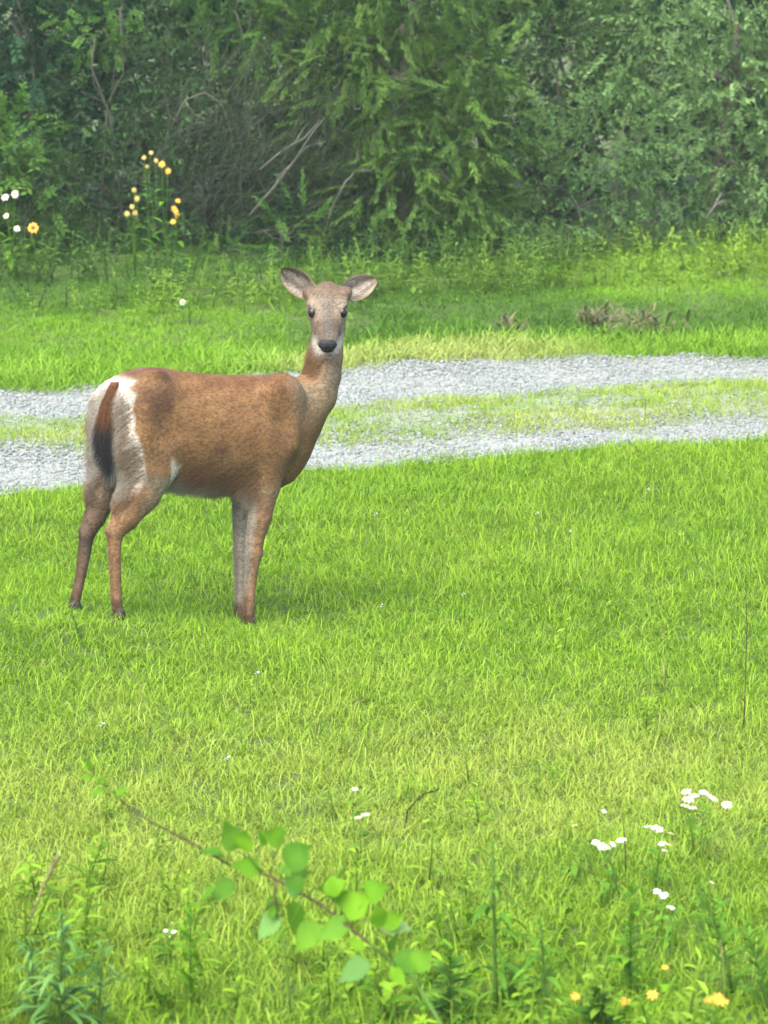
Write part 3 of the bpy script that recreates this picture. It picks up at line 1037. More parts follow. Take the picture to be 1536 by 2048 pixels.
def hd(f, r, u):
    return HC + f * hf + r * hr + u * hu


ellipsoid(hd(-.038, 0, -.020), HAX, (.078, .068, .058), .03)
ellipsoid(hd(-.002, 0, .002), HAX, (.056, .074, .040), .02)
for f0, f1, r0, r1, u0, u1, la in ((-.01, .075, .062, .044, -.022, -.020, .95), (.075, .135, .044, .034, -.020, -.022, .95), (.135, .165, .034, .032, -.022, -.024, 1)):
    a, b = hd(f0, 0, u0), hd(f1, 0, u1)
    chain([a, b], [r0, r1], 1.0, .022)
for sg in (-1, 1):
    ellipsoid(hd(-.035, sg * .042, -.048), HAX, (.055, .028, .046), .03)       # cheek
    ellipsoid(hd(.006, sg * .056, .024), HAX, (.026, .020, .014), .015)        # brow
ellipsoid(hd(-.062, 0, .012), HAX, (.050, .048, .052), .03)                # crown
chain([hd(-.04, 0, -.075), hd(.06, 0, -.068), hd(.145, 0, -.058)], [.040, .030, .019], 1, .025)
for sg in (-1, 1):
    ellipsoid(hd(.022, sg * .070, .004), HAX, (.019, .010, .016), .008, cut=True)   # eye socket
    chain([hd(-.055, sg * .045, .010), hd(-.062, sg * .074, .026)], [.028, .022], 1, .03)   # ear root


def surface_nets(F):
    s = F < 0
    n0, n1, n2 = F.shape
    c = np.zeros((n0 - 1, n1 - 1, n2 - 1), np.int8)
    offs = [(i, j, k) for i in (0, 1) for j in (0, 1) for k in (0, 1)]
    for (i, j, k) in offs:
        c += s[i:n0 - 1 + i, j:n1 - 1 + j, k:n2 - 1 + k]
    act = (c > 0) & (c < 8)
    I = np.argwhere(act)
    idx = np.full(act.shape, -1, np.int32)
    idx[act] = np.arange(len(I))
    val = {o: F[I[:, 0] + o[0], I[:, 1] + o[1], I[:, 2] + o[2]] for o in offs}
    acc, cnt = np.zeros((len(I), 3)), np.zeros(len(I))
    for a in offs:
        for axn in range(3):
            if a[axn] == 0:
                b = list(a)
                b[axn] = 1
                va, vb = val[a], val[tuple(b)]
                m = (va < 0) != (vb < 0)
                t = va / (va - vb + 1e-12)
                p = np.tile(np.array(a, float), (len(I), 1))
                p[:, axn] += t
                acc[m] += p[m]
                cnt[m] += 1
    V = LO + H * (I + acc / cnt[:, None])
    quads = []
    for axn in range(3):
        u, w = (axn + 1) % 3, (axn + 2) % 3
        a_s = [slice(None)] * 3
        b_s = [slice(None)] * 3
        a_s[axn], b_s[axn] = slice(0, -1), slice(1, None)
        ch = s[tuple(a_s)] != s[tuple(b_s)]
        E = np.argwhere(ch)
        ok = (E[:, u] > 0) & (E[:, w] > 0) & (E[:, u] < F.shape[u] - 1) & (E[:, w] < F.shape[w] - 1)
        E = E[ok]
        q = []
        for du, dw in ((-1, -1), (0, -1), (0, 0), (-1, 0)):
            e = E.copy()
            e[:, u] += du
            e[:, w] += dw
            q.append(idx[e[:, 0], e[:, 1], e[:, 2]])
        q = np.stack(q, -1)
        inside = s[E[:, 0], E[:, 1], E[:, 2]]
        q[~inside] = q[~inside][:, ::-1]
        quads.append(q)
    return V, np.concatenate(quads)


DV, DQ = surface_nets(FIELD)
# light smoothing of the surface
nb = np.concatenate([DQ[:, [0, 1]], DQ[:, [1, 2]], DQ[:, [2, 3]], DQ[:, [3, 0]]])
for lam in (0.5, 0.5, 0.5):
    acc = np.zeros_like(DV)
    cnt = np.zeros(len(DV))
    np.add.at(acc, nb[:, 0], DV[nb[:, 1]])
    np.add.at(cnt, nb[:, 0], 1)
    np.add.at(acc, nb[:, 1], DV[nb[:, 0]])
    np.add.at(cnt, nb[:, 1], 1)
    DV = DV + lam * (acc / cnt[:, None] - DV)
fn = np.cross(DV[DQ[:, 2]] - DV[DQ[:, 0]], DV[DQ[:, 3]] - DV[DQ[:, 1]])
NRM = np.zeros_like(DV)
for k in range(4):
    np.add.at(NRM, DQ[:, k], fn)
NRM /= np.linalg.norm(NRM, axis=1, keepdims=True) + 1e-12

# coat colours by place on the body
s_, l_, z_ = DV.T
q = (DV - HC) @ HAX.T
hF, hR, hU = q.T
BROWN, RUST, TAN = np.array([.170, .088, .032]), np.array([.132, .054, .018]), np.array([.200, .115, .052])
WHITE, GREY, DARK = np.array([.52, .49, .42]), np.array([.145, .110, .078]), np.array([.045, .035, .028])
C = np.tile(BROWN, (len(DV), 1))


def paint(w, col, a=1.0):
    global C
    w = np.clip(w * a, 0, 1)[:, None]
    C = C * (1 - w) + col * w


top = np.interp(s_, fine, zt_f)
bot = np.interp(s_, fine, zb_f)
nz_a = noise2(s_ * 1.0, z_ + .7 * l_, 13, 41)
nz_b = noise2(s_ + l_, z_ - .4 * l_, 40, 42)
body = (z_ > .45) & (s_ < .32)
paint(sstep(-.10, .02, z_ - top) * body, RUST, .75)
paint(sstep(.1, 1.1, nz_a) * body, np.array([.085, .042, .020]), .75)
paint(sstep(.2, 1.2, nz_b) * body, np.array([.200, .112, .048]), .40)
paint(sstep(.15, .45, 1 - (z_ - bot) / (top - bot) * 2.2) * body, TAN, .55)
paint(sstep(.05, -.01, z_ - bot) * sstep(-.05, -.55, NRM[:, 2]) * (s_ > -.38) * (s_ < .22), WHITE, .75)            # belly
paint(sstep(.055, .005, z_ - bot) * (s_ > -.36) * (s_ < .20) * sstep(.3, -.2, NRM[:, 2]), np.array([.24, .20, .13]), .7)
fl = D(348, 955, .13)
paint(np.exp(-((s_ - fl[0]) ** 2 / .0012 + (z_ - fl[2]) ** 2 / .0010)) * (s_ > fl[0] - .02) * (l_ > .05) * sstep(.7, .1, NRM[:, 2]), WHITE, .5)   # pale flank fold
uu = (s_ - D(338, 960, .13)[0]) / (D(480, 980, .13)[0] - D(338, 960, .13)[0])
zl = bot + .028 + .070 * np.clip(1 - 1.6 * uu, 0, 1)
paint(sstep(zl + .018, zl - .018, z_ + .008 * nz_b) * sstep(-.02, .03, uu) * sstep(1.05, .8, uu) * (l_ > -.05), np.array([.46, .43, .33]), .9)
leg = sstep(.60, .44, z_) * (1 - sstep(-.33, -.27, s_) * sstep(.13, .08, s_) * sstep(-.05, -.02, z_ - bot))
paint(leg, np.array([.225, .128, .060]), .85)
paint(leg * sstep(.15, .7, np.where(l_ > 0, -NRM[:, 1], NRM[:, 1])) * sstep(.05, .3, z_), np.array([.38, .33, .25]), .75)            # inner sides of the legs
paint(leg * (l_ < 0) * (s_ < -.25), np.array([.090, .050, .028]), .85)
paint(leg * (l_ < 0) * (s_ > .0), np.array([.34, .30, .24]), .8)
paint(leg * (l_ > 0) * (s_ > .0) * sstep(-.35, -.8, NRM[:, 0]) * sstep(.05, .2, z_), np.array([.42, .38, .30]), .7)
hk = D(176, 1085, -.09)
paint(np.exp(-((s_ - hk[0]) ** 2 + (z_ - hk[2]) ** 2) / .0022) * (l_ < 0), DARK, .8)                      # dark hock gland
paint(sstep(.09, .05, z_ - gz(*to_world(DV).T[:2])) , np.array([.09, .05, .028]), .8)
zb_n = np.clip(((z_ - .45) / .02).astype(int), 0, 30)
edgeN, edgeF = np.full(31, 9.0), np.full(31, 9.0)
mN, mF = (l_ > .045) & (z_ > .45), (l_ < -.045) & (z_ > .45)
np.minimum.at(edgeN, zb_n[mN], s_[mN])
np.minimum.at(edgeF, zb_n[mF], s_[mF])
sm = lambda e: np.convolve(np.pad(np.minimum(e, 0), 2, mode='edge'), np.ones(5) / 5, 'valid')
zz_ = (z_ - .46) / .02
dN = s_ - np.interp(zz_, np.arange(31), sm(edgeN)) + .010 * nz_b
dF = s_ - np.interp(zz_, np.arange(31), sm(edgeF)) + .010 * nz_b
rear = np.where(l_ > 0, sstep(.047, .028, dN - .030 * sstep(.88, .70, z_)), sstep(.06, .03, dF)) * sstep(.52, .64, z_) * sstep(1.0, .96, z_) * sstep(.985, .945, z_) * sstep(D(285, 800, .1)[0], D(262, 800, .1)[0], s_)
paint(rear, WHITE, .80)                                                                                      # rump patch
paint(rear * sstep(.86, .66, z_), np.array([.42, .38, .31]), .75)
nk = sstep(.22, .34, s_) * sstep(.68, .86, z_) * sstep(.0, -.06, hU)
paint(nk, np.array([.185, .098, .042]), .7)
paint(nk * sstep(.25, .85, NRM @ np.array([.45, .85, 0.])), np.array([.25, .19, .115]), .75)                 # paler throat side
paint(np.exp(-((z_ - D(665, 735)[2]) / .075) ** 2) * nk * sstep(.2, .8, NRM @ np.array([.6, .75, -.2])), np.array([.13, .11, .085]), .6)  # shade below the chin painted into the neck coat
head = sstep(.13, .11, np.abs(hR)) * sstep(-.14, -.12, hF) * sstep(-.112, -.088, hU) * (z_ > .95)
paint(head * 1.0, np.array([.150, .108, .072]), .9)
paint(head * sstep(.046, .004, np.abs(hR)) * sstep(-.02, .02, hU) * sstep(-.06, .02, hF), np.array([.085, .070, .058]), .9)                  # dark bridge of the nose
paint(head * sstep(.02, .055, hU) * sstep(.0, -.06, hF), np.array([.125, .085, .055]), .8)                             # crown of the head
for sg in (-1, 1):
    e = np.exp(-((hF - .022) ** 2 + (hR - sg * .066) ** 2 * .6 + (hU - .004) ** 2) / .0019)
    paint(head * e, np.array([.38, .32, .23]), .9)                                                           # pale eye ring
    paint(head * np.exp(-((hF - .028) ** 2 + (hR - sg * .066) ** 2 * .6 + (hU - .006) ** 2) / .00055), DARK, .85)
    paint(head * np.exp(-((hF - .06) ** 2 / .0016 + (hR - sg * .05) ** 2 / .0009 + (hU + .035) ** 2 / .0008)), np.array([.28, .22, .15]), .6)
paint(head * sstep(.095, .135, hF) * sstep(.012, .028, np.abs(hR)) * sstep(.0, -.02, hU), np.array([.30, .26, .21]), .7)
paint(head * sstep(-.050, -.068, hU) * sstep(.05, .09, hF), WHITE, .7)                                                # chin
paint(head * np.exp(-((hF - .140) / .012) ** 2) * sstep(.008, .020, np.abs(hR)) * (hU < -.018), WHITE, .7)
nz_c = noise2(s_ * .55 + .2 * z_, z_ * 1.3 + .8 * l_, 150, 43)
C = C * (1 + .08 * nz_b[:, None] + .09 * nz_c[:, None] * (1 - .7 * head[:, None])) * .535

deer_o = to_world(np.array([0, 0, 0.]))
deer_o[2] = float(gz(deer_o[0], deer_o[1]))
deer = thing('deer', 'brown doe standing sideways in the meadow with her head turned to face the camera', 'deer', deer_o)


def coat_material():
    m, N, L = new_mat('deer_coat')
    a = N.new('ShaderNodeAttribute')
    a.attribute_name = 'Col'
    geo = N.new('ShaderNodeNewGeometry')
    nz = N.new('ShaderNodeTexNoise')
    nz.inputs['Scale'].default_value = 130
    nz.inputs['Detail'].default_value = 3
    vr = N.new('ShaderNodeVectorRotate')
    vr.rotation_type = 'Z_AXIS'
    vr.inputs['Angle'].default_value = -TH
    L.new(geo.outputs['Position'], vr.inputs['Vector'])
    vm = N.new('ShaderNodeVectorMath')
    vm.operation = 'MULTIPLY'
    vm.inputs[1].default_value = (.6, 1.1, .95)
    L.new(vr.outputs[0], vm.inputs[0])
    L.new(vm.outputs[0], nz.inputs['Vector'])
    hs = N.new('ShaderNodeHueSaturation')
    L.new(a.outputs['Color'], hs.inputs['Color'])
    mr = N.new('ShaderNodeMapRange')
    mr.inputs['From Min'].default_value = .3
    mr.inputs['From Max'].default_value = .7
    mr.inputs['To Min'].default_value = .60
    mr.inputs['To Max'].default_value = 1.5
    L.new(nz.outputs['Fac'], mr.inputs[0])
    L.new(mr.outputs[0], hs.inputs['Value'])
    p = N.new('ShaderNodeBsdfPrincipled')
    L.new(hs.outputs[0], p.inputs['Base Color'])
    p.inputs['Roughness'].default_value = .75
    p.inputs['Specular IOR Level'].default_value = .2
    out = N.new('ShaderNodeOutputMaterial')
    L.new(p.outputs[0], out.inputs['Surface'])
    return m


M['coat'] = coat_material()
M['horn'] = solid('horn', (.018, .014, .012), (.035, .028, .022), 60, .85)
M['nose'] = solid('nose', (.010, .011, .013), (.022, .023, .026), 200, .45, .4, .12, 2)
M['eye'] = solid('eye', (.006, .005, .006), (.012, .009, .008), 20, .06, 0, .30)


def coat_obj(name, verts_world, quads, colors, tris=()):
    """a coat-coloured mesh in the deer's frame with a byte colour per corner (the hairs read it too)"""
    me = fast_mesh(name, verts_world - deer_o, [np.asarray(quads, int).reshape(-1, 4), np.asarray(tris, int).reshape(-1, 3)], smooth=True)
    ca = me.color_attributes.new('Col', 'BYTE_COLOR', 'CORNER')
    vi = np.empty(len(me.loops), np.int32)
    me.loops.foreach_get('vertex_index', vi)
    rgba = np.ones((len(vi), 4), np.float32)
    rgba[:, :3] = np.clip(colors[vi], 0, 1)
    ca.data.foreach_set('color', rgba.ravel())
    return obj(name, me, M['coat'], deer)


def hairs(o, count, length, align, normal=.25, group=None, root=.0011, rnd=.08):
    md = o.modifiers.new('coat_hair', 'PARTICLE_SYSTEM')
    st = md.particle_system.settings
    st.type = 'HAIR'
    st.use_advanced_hair = True
    st.count = count
    st.hair_length = 4.0            # scaled by the velocity settings below
    st.hair_length = length
    st.hair_step = 3
    st.render_step = 3
    st.display_step = 2
    st.emit_from = 'FACE'
    st.use_emit_random = True
    st.use_even_distribution = True
    st.normal_factor = normal
    st.object_align_factor = align
    st.factor_random = rnd
    st.root_radius = root
    st.tip_radius = .0002
    st.radius_scale = 1.0
    st.use_close_tip = True
    st.material = 1
    if group:
        md.particle_system.vertex_group_length = group
    return md.particle_system


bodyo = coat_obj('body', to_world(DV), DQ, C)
vg = bodyo.vertex_groups.new(name='hair_length')
hlen = (1 - .88 * head) * (1 - .80 * leg) * (1 - .55 * np.clip(rear, 0, 1)) * (1 - .5 * sstep(-.42, -.50, s_)) * (1 - .5 * np.clip(nk, 0, 1))
lv = np.clip(np.round(hlen * 10) / 10, .1, 1)
for val in np.unique(lv):
    vg.add(np.where(lv == val)[0].tolist(), float(val), 'REPLACE')
back = -FWD * .8 - UPV * .55
if True:
    hairs(bodyo, 110000, .024, tuple(back * .030), .012, 'hair_length', rnd=.006)

# tail hanging over the rump
tb, te = D(230, 764, .03), D(224, 912, .055)
TA = R(30)
tv, tq, tcol = [], [], []
NT, NS = 22, 16
for i in range(NT + 1):
    t = i / NT
    c = tb * (1 - t) + te * t
    c = c + np.array([-.016 * math.sin(math.pi * min(1, t * 1.1)), 0, 0])
    w = .015 + .026 * sstep(0, .5, t) - .033 * sstep(.62, 1.0, t)
    th = .016 + .004 * math.sin(math.pi * t) - .010 * sstep(.6, 1, t)
    for k in range(NS):
        a = 2 * math.pi * k / NS
        off = np.array([-th * math.cos(a) * math.cos(TA) + w * math.sin(a) * math.sin(TA), th * math.cos(a) * math.sin(TA) + w * math.sin(a) * math.cos(TA), 0])
        tv.append(c + off)
        edge = sstep(.86, .99, abs(math.sin(a)))
        inner = 1.0 if math.cos(a) < -.1 else 0.0
        col = RUST * .9 * (1 - sstep(.30, .44, t)) + np.array([.012, .012, .014]) * sstep(.30, .44, t)
        col = col * (1 - .8 * edge * sstep(.05, .3, t)) + WHITE * .8 * edge * sstep(.05, .3, t)
        tcol.append(WHITE * .5 if inner else col * .62)
for i in range(NT):
    for k in range(NS):
        a, b = i * NS + k, i * NS + (k + 1) % NS
        tq.append((a, a + NS, b + NS, b))
ends = [tuple(range(NS)), tuple(NT * NS + k for k in range(NS))]
tt = [(0, k + 1, k) for k in range(1, NS - 1)] + [(NT * NS, NT * NS + k, NT * NS + k + 1) for k in range(1, NS - 1)]
tt = [f[::-1] for f in tt]
tailo = coat_obj('tail', to_world(np.array(tv)), tq, np.array(tcol), tt)
hairs(tailo, 7000, .03, tuple((-UPV * .95 - FWD * .1) * .026), .006, rnd=.004)


# ears: cupped leaf shapes with an inner and an outer skin
def ear(base, tip, face, length, width, label):
    ax_ = tip - base
    ax_ = ax_ / np.linalg.norm(ax_)
    side = np.cross(face, ax_)
    side /= np.linalg.norm(side)
    fr = np.cross(ax_, side)
    nu, nv = 14, 10
    vs, cs, qs = [], [], []
    for layer in (0, 1):
        for i in range(nu + 1):
            t = i / nu
            w = width * .55 * (math.sin(math.pi * (0.16 + 0.84 * t ** 1.05)) ** .62 if t < 1 else 0) + .002
            for j in range(nv + 1):
                a = (j / nv - .5) * 2
                cup = .62 * w * (1 - a * a) + .010 * math.sin(math.pi * t)
                p = base + ax_ * length * t + side * w * a - fr * (cup + (.007 * (1 - abs(a)) if layer else 0)) - fr * .02 * t * t
                vs.append(p)
                if layer == 0:
                    rim = sstep(.72, .98, abs(a)) + sstep(.86, 1, t)
                    c0 = np.array([.34, .295, .235]) * (1 - .6 * (1 - a * a) * sstep(.5, .0, t) * 1.0)  # shadow in the cup at the ear base painted into the inner skin
                    c0 = c0 * (1 - .55 * sstep(.35, .8, .5 + .5 * math.sin(6.5 * a + 2.4 + 3 * t)) * sstep(.05, .3, t))
                    cs.append(.5 * c0 * (1 - min(1, rim) * .8) + .5 * np.array([.20, .115, .06]) * min(1, rim) * .8)
                else:
                    cs.append(np.array([.085, .052, .03]) * (1 - .4 * t))
    m = (nu + 1) * (nv + 1)
    for i in range(nu):
        for j in range(nv):
            a = i * (nv + 1) + j
            qs.append((a, a + 1, a + nv + 2, a + nv + 1))
            qs.append((m + a + nv + 1, m + a + nv + 2, m + a + 1, m + a))
    rim_ids = [i * (nv + 1) for i in range(nu + 1)] + [nu * (nv + 1) + j for j in range(1, nv + 1)] + [i * (nv + 1) + nv for i in range(nu - 1, -1, -1)] + [j for j in range(nv - 1, 0, -1)]
    for a, b in zip(rim_ids, rim_ids[1:] + rim_ids[:1]):
        qs.append((a, a + m, b + m, b))
    o = coat_obj('ear', to_world(np.array(vs)), qs, np.array(cs))
    o['label'] = label
    return o


to_cam = cam_l + np.array([0, 0, CAM_Z]) - HC
to_cam /= np.linalg.norm(to_cam)
e0 = hd(-.060, -.062, .018)
e1 = D(563, 541, e0[1] - .03)
ear(e0, e1, to_cam * .92 - hr * .25, np.linalg.norm(e1 - e0), .084, 'ear cocked up and outward on the tail side')
e0 = hd(-.060, .064, .022)
e1 = D(756, 556, e0[1] + .02)
ear(e0, e1, to_cam * .75 + hr * .45 + UPV * .25, np.linalg.norm(e1 - e0), .084, 'ear turned out to the side away from the tail')

# eyes, nose, mouth, hooves
def ball(name, c, axes, rad, mat, parent=None):
    vs, qs, ts = [], [], []
    nu, nv = 10, 16
    for i in range(nu + 1):
        a = math.pi * i / nu
        for j in range(nv):
            b = 2 * math.pi * j / nv
            q_ = np.array([math.cos(a), math.sin(a) * math.cos(b), math.sin(a) * math.sin(b)]) * rad
            vs.append(c + q_ @ np.asarray(axes))
    for i in range(nu):
        for j in range(nv):
            a, b = i * nv + j, i * nv + (j + 1) % nv
            qs.append((a, b, b + nv, a + nv))
    me = fast_mesh(name, to_world(np.array(vs)) - deer_o, [np.array(qs)], smooth=True)
    return obj(name, me, mat, parent or deer)


for sg in (-1, 1):
    ball('eye', hd(.030, sg * .0575, .006), HAX, np.array([.0235, .0190, .0215]), M['eye'])
nose = ball('nose', hd(.180, 0, -.022), HAX, np.array([.021, .037, .026]), M['nose'])
for sg in (-1, 1):
    ball('nostril', hd(.194, sg * .017, -.020), HAX, np.array([.006, .009, .007]), M['eye'], nose)
ball('mouth', hd(.172, 0, -.054), HAX, np.array([.016, .026, .010]), M['nose'])


def hoof(p):
    g = to_world(np.array(p))
    zg = float(gz(g[0], g[1]))
    mb = MB()
    f = to_world(np.array([1, 0, 0.])) - DO
    s = to_world(np.array([0, 1, 0.])) - DO
    for sg in (-1, 1):
        c = g + s * sg * .010
        c[2] = 0
        rings = [(-.022, .030, .012, zg - .004), (-.018, .026, .011, zg + .022), (-.012, .016, .009, zg + .042)]
        vs, qs = [], []
        for (b, fr, w, zz) in rings:
            for a in (0, 60, 120, 180, 240, 300):
                ca, sa = math.cos(R(a)), math.sin(R(a))
                pt = c + f * (fr * ca if ca > 0 else -b * ca) + s * w * sa
                pt[2] = zz
                vs.append(pt - deer_o)
        for i in range(2):
            for k in range(6):
                a, b2 = i * 6 + k, i * 6 + (k + 1) % 6
                qs.append((a, b2, b2 + 6, a + 6))
        mb.add(vs, qs, [(0, k + 1, k) for k in range(1, 5)] + [(12, 12 + k, 13 + k) for k in range(1, 5)])
    mb.build('hoof', M['horn'], deer)


for leg_ in (NH, FHL, NF, FF):
    g = to_world(leg_[-1])
    print('FOOT', g.round(3), 'ground', round(float(gz(g[0], g[1])), 3))
    hoof(leg_[-1])
# ------------------------------------------------------------------ single plants
def flower_head(mb_p, mb_c, c, r, face, petals, n=9, cup=.1, width=.5, centre=.35):
    face = np.asarray(face, float)
    face = face / np.linalg.norm(face)
    u = np.cross(face, [0.2, 0.9, 0.1])
    u /= np.linalg.norm(u)
    w = np.cross(face, u)
    for k in range(n):
        a = 2 * math.pi * k / n + RNG.normal(0, .1)
        d = math.cos(a) * u + math.sin(a) * w - face * cup
        mb_p.leaf(c + d * r * .2, d, face, r * RNG.uniform(.7, .85), r * width, droop=.08, fold=.15, shape=.8, segs=3, tint=RNG.uniform(0, 1))
    vs, ts = [c + face * r * centre * .8], []
    for k in range(8):
        a = 2 * math.pi * k / 8
        vs.append(c + (math.cos(a) * u + math.sin(a) * w) * r * centre)
    mb_c.add(vs, [], [(0, 1 + k, 1 + (k + 1) % 8) for k in range(8)])


def wildflower(name, label, cat, base, heads, r, petal, centre, group=None, leaves=8, leaf_len=.09, stem_r=.003, face=(0, -1, .35), n=9, cup=.1, width=.5, csize=.35, leaf_mat='leaf_mid'):
    """a flowering plant: one stem per flower head; heads are world points"""
    base = np.array([base[0], base[1], float(gz(base[0], base[1]))])
    t = thing(name, label, cat, base, group)
    for hpt in heads:
        h = np.asarray(hpt, float) - base
        mid = h * .55 + np.array([RNG.normal(0, .02), RNG.normal(0, .02), .02])
        mb = MB()
        mb.tube([(RNG.normal(0, .01), RNG.normal(0, .01), -.02), mid * .5, mid, h], [stem_r, stem_r * .9, stem_r * .75, stem_r * .5], 5, RNG.uniform(.2, .8))
        mb.build('stem', M['leaf_mid'], t)
        f = np.asarray(face, float) + RNG.normal(0, .22, 3)
        mp, mc = MB(), MB()
        flower_head(mp, mc, h, r * RNG.uniform(.85, 1.15), f, n, n, cup, width, csize)
        fh = mp.build('flower_head', M[petal], t)
        mc.build('flower_disc', M[centre], fh)
    for i in range(leaves):
        hpt = np.asarray(heads[i % len(heads)], float) - base
        tt = RNG.uniform(.15, .8)
        a = RNG.uniform(0, 6.28)
        mb = MB()
        mb.leaf(hpt * tt, (math.cos(a), math.sin(a), RNG.uniform(0, .8)), (0, 0, 1), leaf_len * RNG.uniform(.7, 1.2), leaf_len * .3, droop=RNG.uniform(.1, .6), segs=4, tint=RNG.uniform(0, 1))
        mb.build('leaf', M[leaf_mat], t)
    return t


def cl(px, py, Y, pts):
    return [at(px + dx, py + dy, Y + RNG.normal(0, .03)) for dx, dy in pts]


# yellow and white flowers in front of the brush, left
Yf = 26.4
YG = 'yellow wildflowers in front of the brush'
wildflower('yellow_wildflower', 'lowest yellow flower with a dark centre at the far left', 'wildflower', at(62, 560, 26.2)[:2] , cl(66, 455, 26.2, [(0, 0)]), .042, 'yellow_petal', 'flower_centre', YG, 6, .12, .0022)
wildflower('yellow_wildflower', 'topmost yellow flower pair against the dull brush', 'wildflower', at(330, 540, Yf)[:2], cl(330, 338, Yf, [(-6, -10), (6, 4)]), .029, 'yellow_petal', 'golden_centre', YG, 12, .12, .0022)
wildflower('yellow_wildflower', 'column of deep yellow flowers stacked on one stalk', 'wildflower', at(350, 545, Yf)[:2], cl(350, 425, Yf, [(6, -24), (-2, -8), (4, 6), (-4, 18), (2, -2)]), .024, 'yellow_petal', 'golden_centre', YG, 10, .12, .0022)
wildflower('yellow_wildflower', 'faded pale yellow flower spray left of the deep yellow column', 'wildflower', at(270, 545, Yf)[:2], cl(268, 405, Yf, [(0, -25), (6, -8), (-4, 8), (2, 20), (-14, 22)]), .021, 'pale_yellow_petal', 'golden_centre', YG, 10, .12, .0022)
wildflower('yellow_wildflower', 'withered cream flower spray left of the topmost yellow pair', 'wildflower', at(300, 545, Yf + .1)[:2], cl(298, 315, Yf + .1, [(-10, 0), (-4, 18), (4, -10), (14, 6)]), .018, 'pale_yellow_petal', 'golden_centre', YG, 10, .12, .0022)
WG = 'white wildflowers at the left edge'
wildflower('white_wildflower', 'upper white flower pair under the light green bush', 'wildflower', at(25, 560, 26.3)[:2], cl(22, 390, 26.3, [(8, -2), (-12, 4)]), .026, 'white_petal', 'golden_centre', WG, 8, .13, .0022)
wildflower('white_wildflower', 'lower small white flower touching the left edge', 'wildflower', at(15, 560, 26.25)[:2], cl(12, 431, 26.25, [(0, 0), (22, 26)]), .024, 'white_petal', 'golden_centre', WG, 8, .13, .0022)
wildflower('yellow_wildflower', 'single pale yellow flower at the edge of the bright verge grass', 'wildflower', at(118, 625, 25.6)[:2], cl(118, 578, 25.6, [(0, 0)]), .022, 'pale_yellow_petal', 'golden_centre', YG, 4, .09, .003)

# white clover scattered in the lawn
CG = 'white clover heads in the meadow'
for px, py, lab in ((1297, 980, 'white clover head near the far edge of the lawn on the right'), (1075, 1028, 'white clover head left of the one nearest the gravel'),
                    (1140, 1065, 'white clover head below the pair by the gravel'), (765, 1212, 'white clover head level with the deer feet right of the forelegs'),
                    (515, 1347, 'white clover head straight below the deer forelegs'), (205, 1450, 'white clover head in the dry turf at the left'),
                    (455, 1518, 'white clover head above the brown bramble cane'), (928, 1190, 'small white clover head in mid lawn right of the deer'),
                    (752, 1030, 'small white clover head right of the deer chest')):
    g = ground_at(px, py + 52)
    p = at(px, py, g[1])
    t = thing('clover', lab, 'flower', g, CG)
    mb = MB()
    q_ = p - g
    mb.tube([(0, 0, -.01), q_ * .5 + np.array([.004, 0, 0]), q_], [.0018, .0015, .0012], 4)
    mb.build('stem', M['stem_green'], t)
    mb = MB()
    for k in range(16):
        d = RNG.normal(0, 1, 3)
        d[2] = abs(d[2]) * .8
        mb.leaf(q_, d, (.3, .2, .9), .014, .007, droop=.1, segs=2)
    mb.build('flower_head', M['white_petal'], t)
g = ground_at(365, 650)
wildflower('white_wildflower', 'single white flower in the grass across the road', 'wildflower', g[:2], [at(365, 604, g[1])], .020, 'white_petal', 'golden_centre', WG, 3, .08, .003)

# daisies at the right and centre of the foreground
DG = 'white daisies in the foreground'
UPF = (0, -.25, 1)


def daisies(label, px, py, pts, r, by=130, n=12, leaves=7):
    g = ground_at(px, py + by)
    return wildflower('daisy', label, 'flower', g[:2], cl(px, py, g[1], pts), r * .9, 'white_petal', 'golden_centre', DG, leaves, .06, .0016, UPF, n, .08, .27, .26, 'leaf_mid')


daisies('topmost cluster of flat white daisies at the right', 1395, 1592, [(-22, -10), (-8, -2), (-18, 6), (12, -8), (30, 2), (-25, 18), (-10, 22), (58, 16)], .021)
daisies('cluster of white daisies above the dark green stalk', 1218, 1688, [(-26, -4), (-14, 4), (-4, 6), (8, 0), (22, -6), (26, -10)], .016)
daisies('loose white daisies between the two larger clusters', 1310, 1660, [(-16, -8), (-2, -6), (8, -2), (32, 6), (14, 26), (26, 28), (20, 40)], .016)
daisies('pair of white daisies low at the right', 1322, 1786, [(-8, -4), (6, 4)], .017, 110)
daisies('lone white daisy under the low pair', 1342, 1814, [(0, 0)], .018, 110)
daisies('lone white daisy right of the daisy clusters', 1424, 1764, [(0, 0)], .013, 110)
daisies('white daisies high above the bramble leaves', 710, 1577, [(0, 0)], .017, 110)
daisies('white daisies just above the bramble leaves', 725, 1632, [(-8, 2), (6, -4)], .016, 110)
daisies('small white flowers left of the bramble cane', 340, 1855, [(-8, 6), (4, -10), (8, 8), (2, 16)], .010, 90)
daisies('white daisies between the dark seed stalk and the clusters', 1150, 1650, [(0, 0), (-16, -25), (58, -28)], .010, 110)

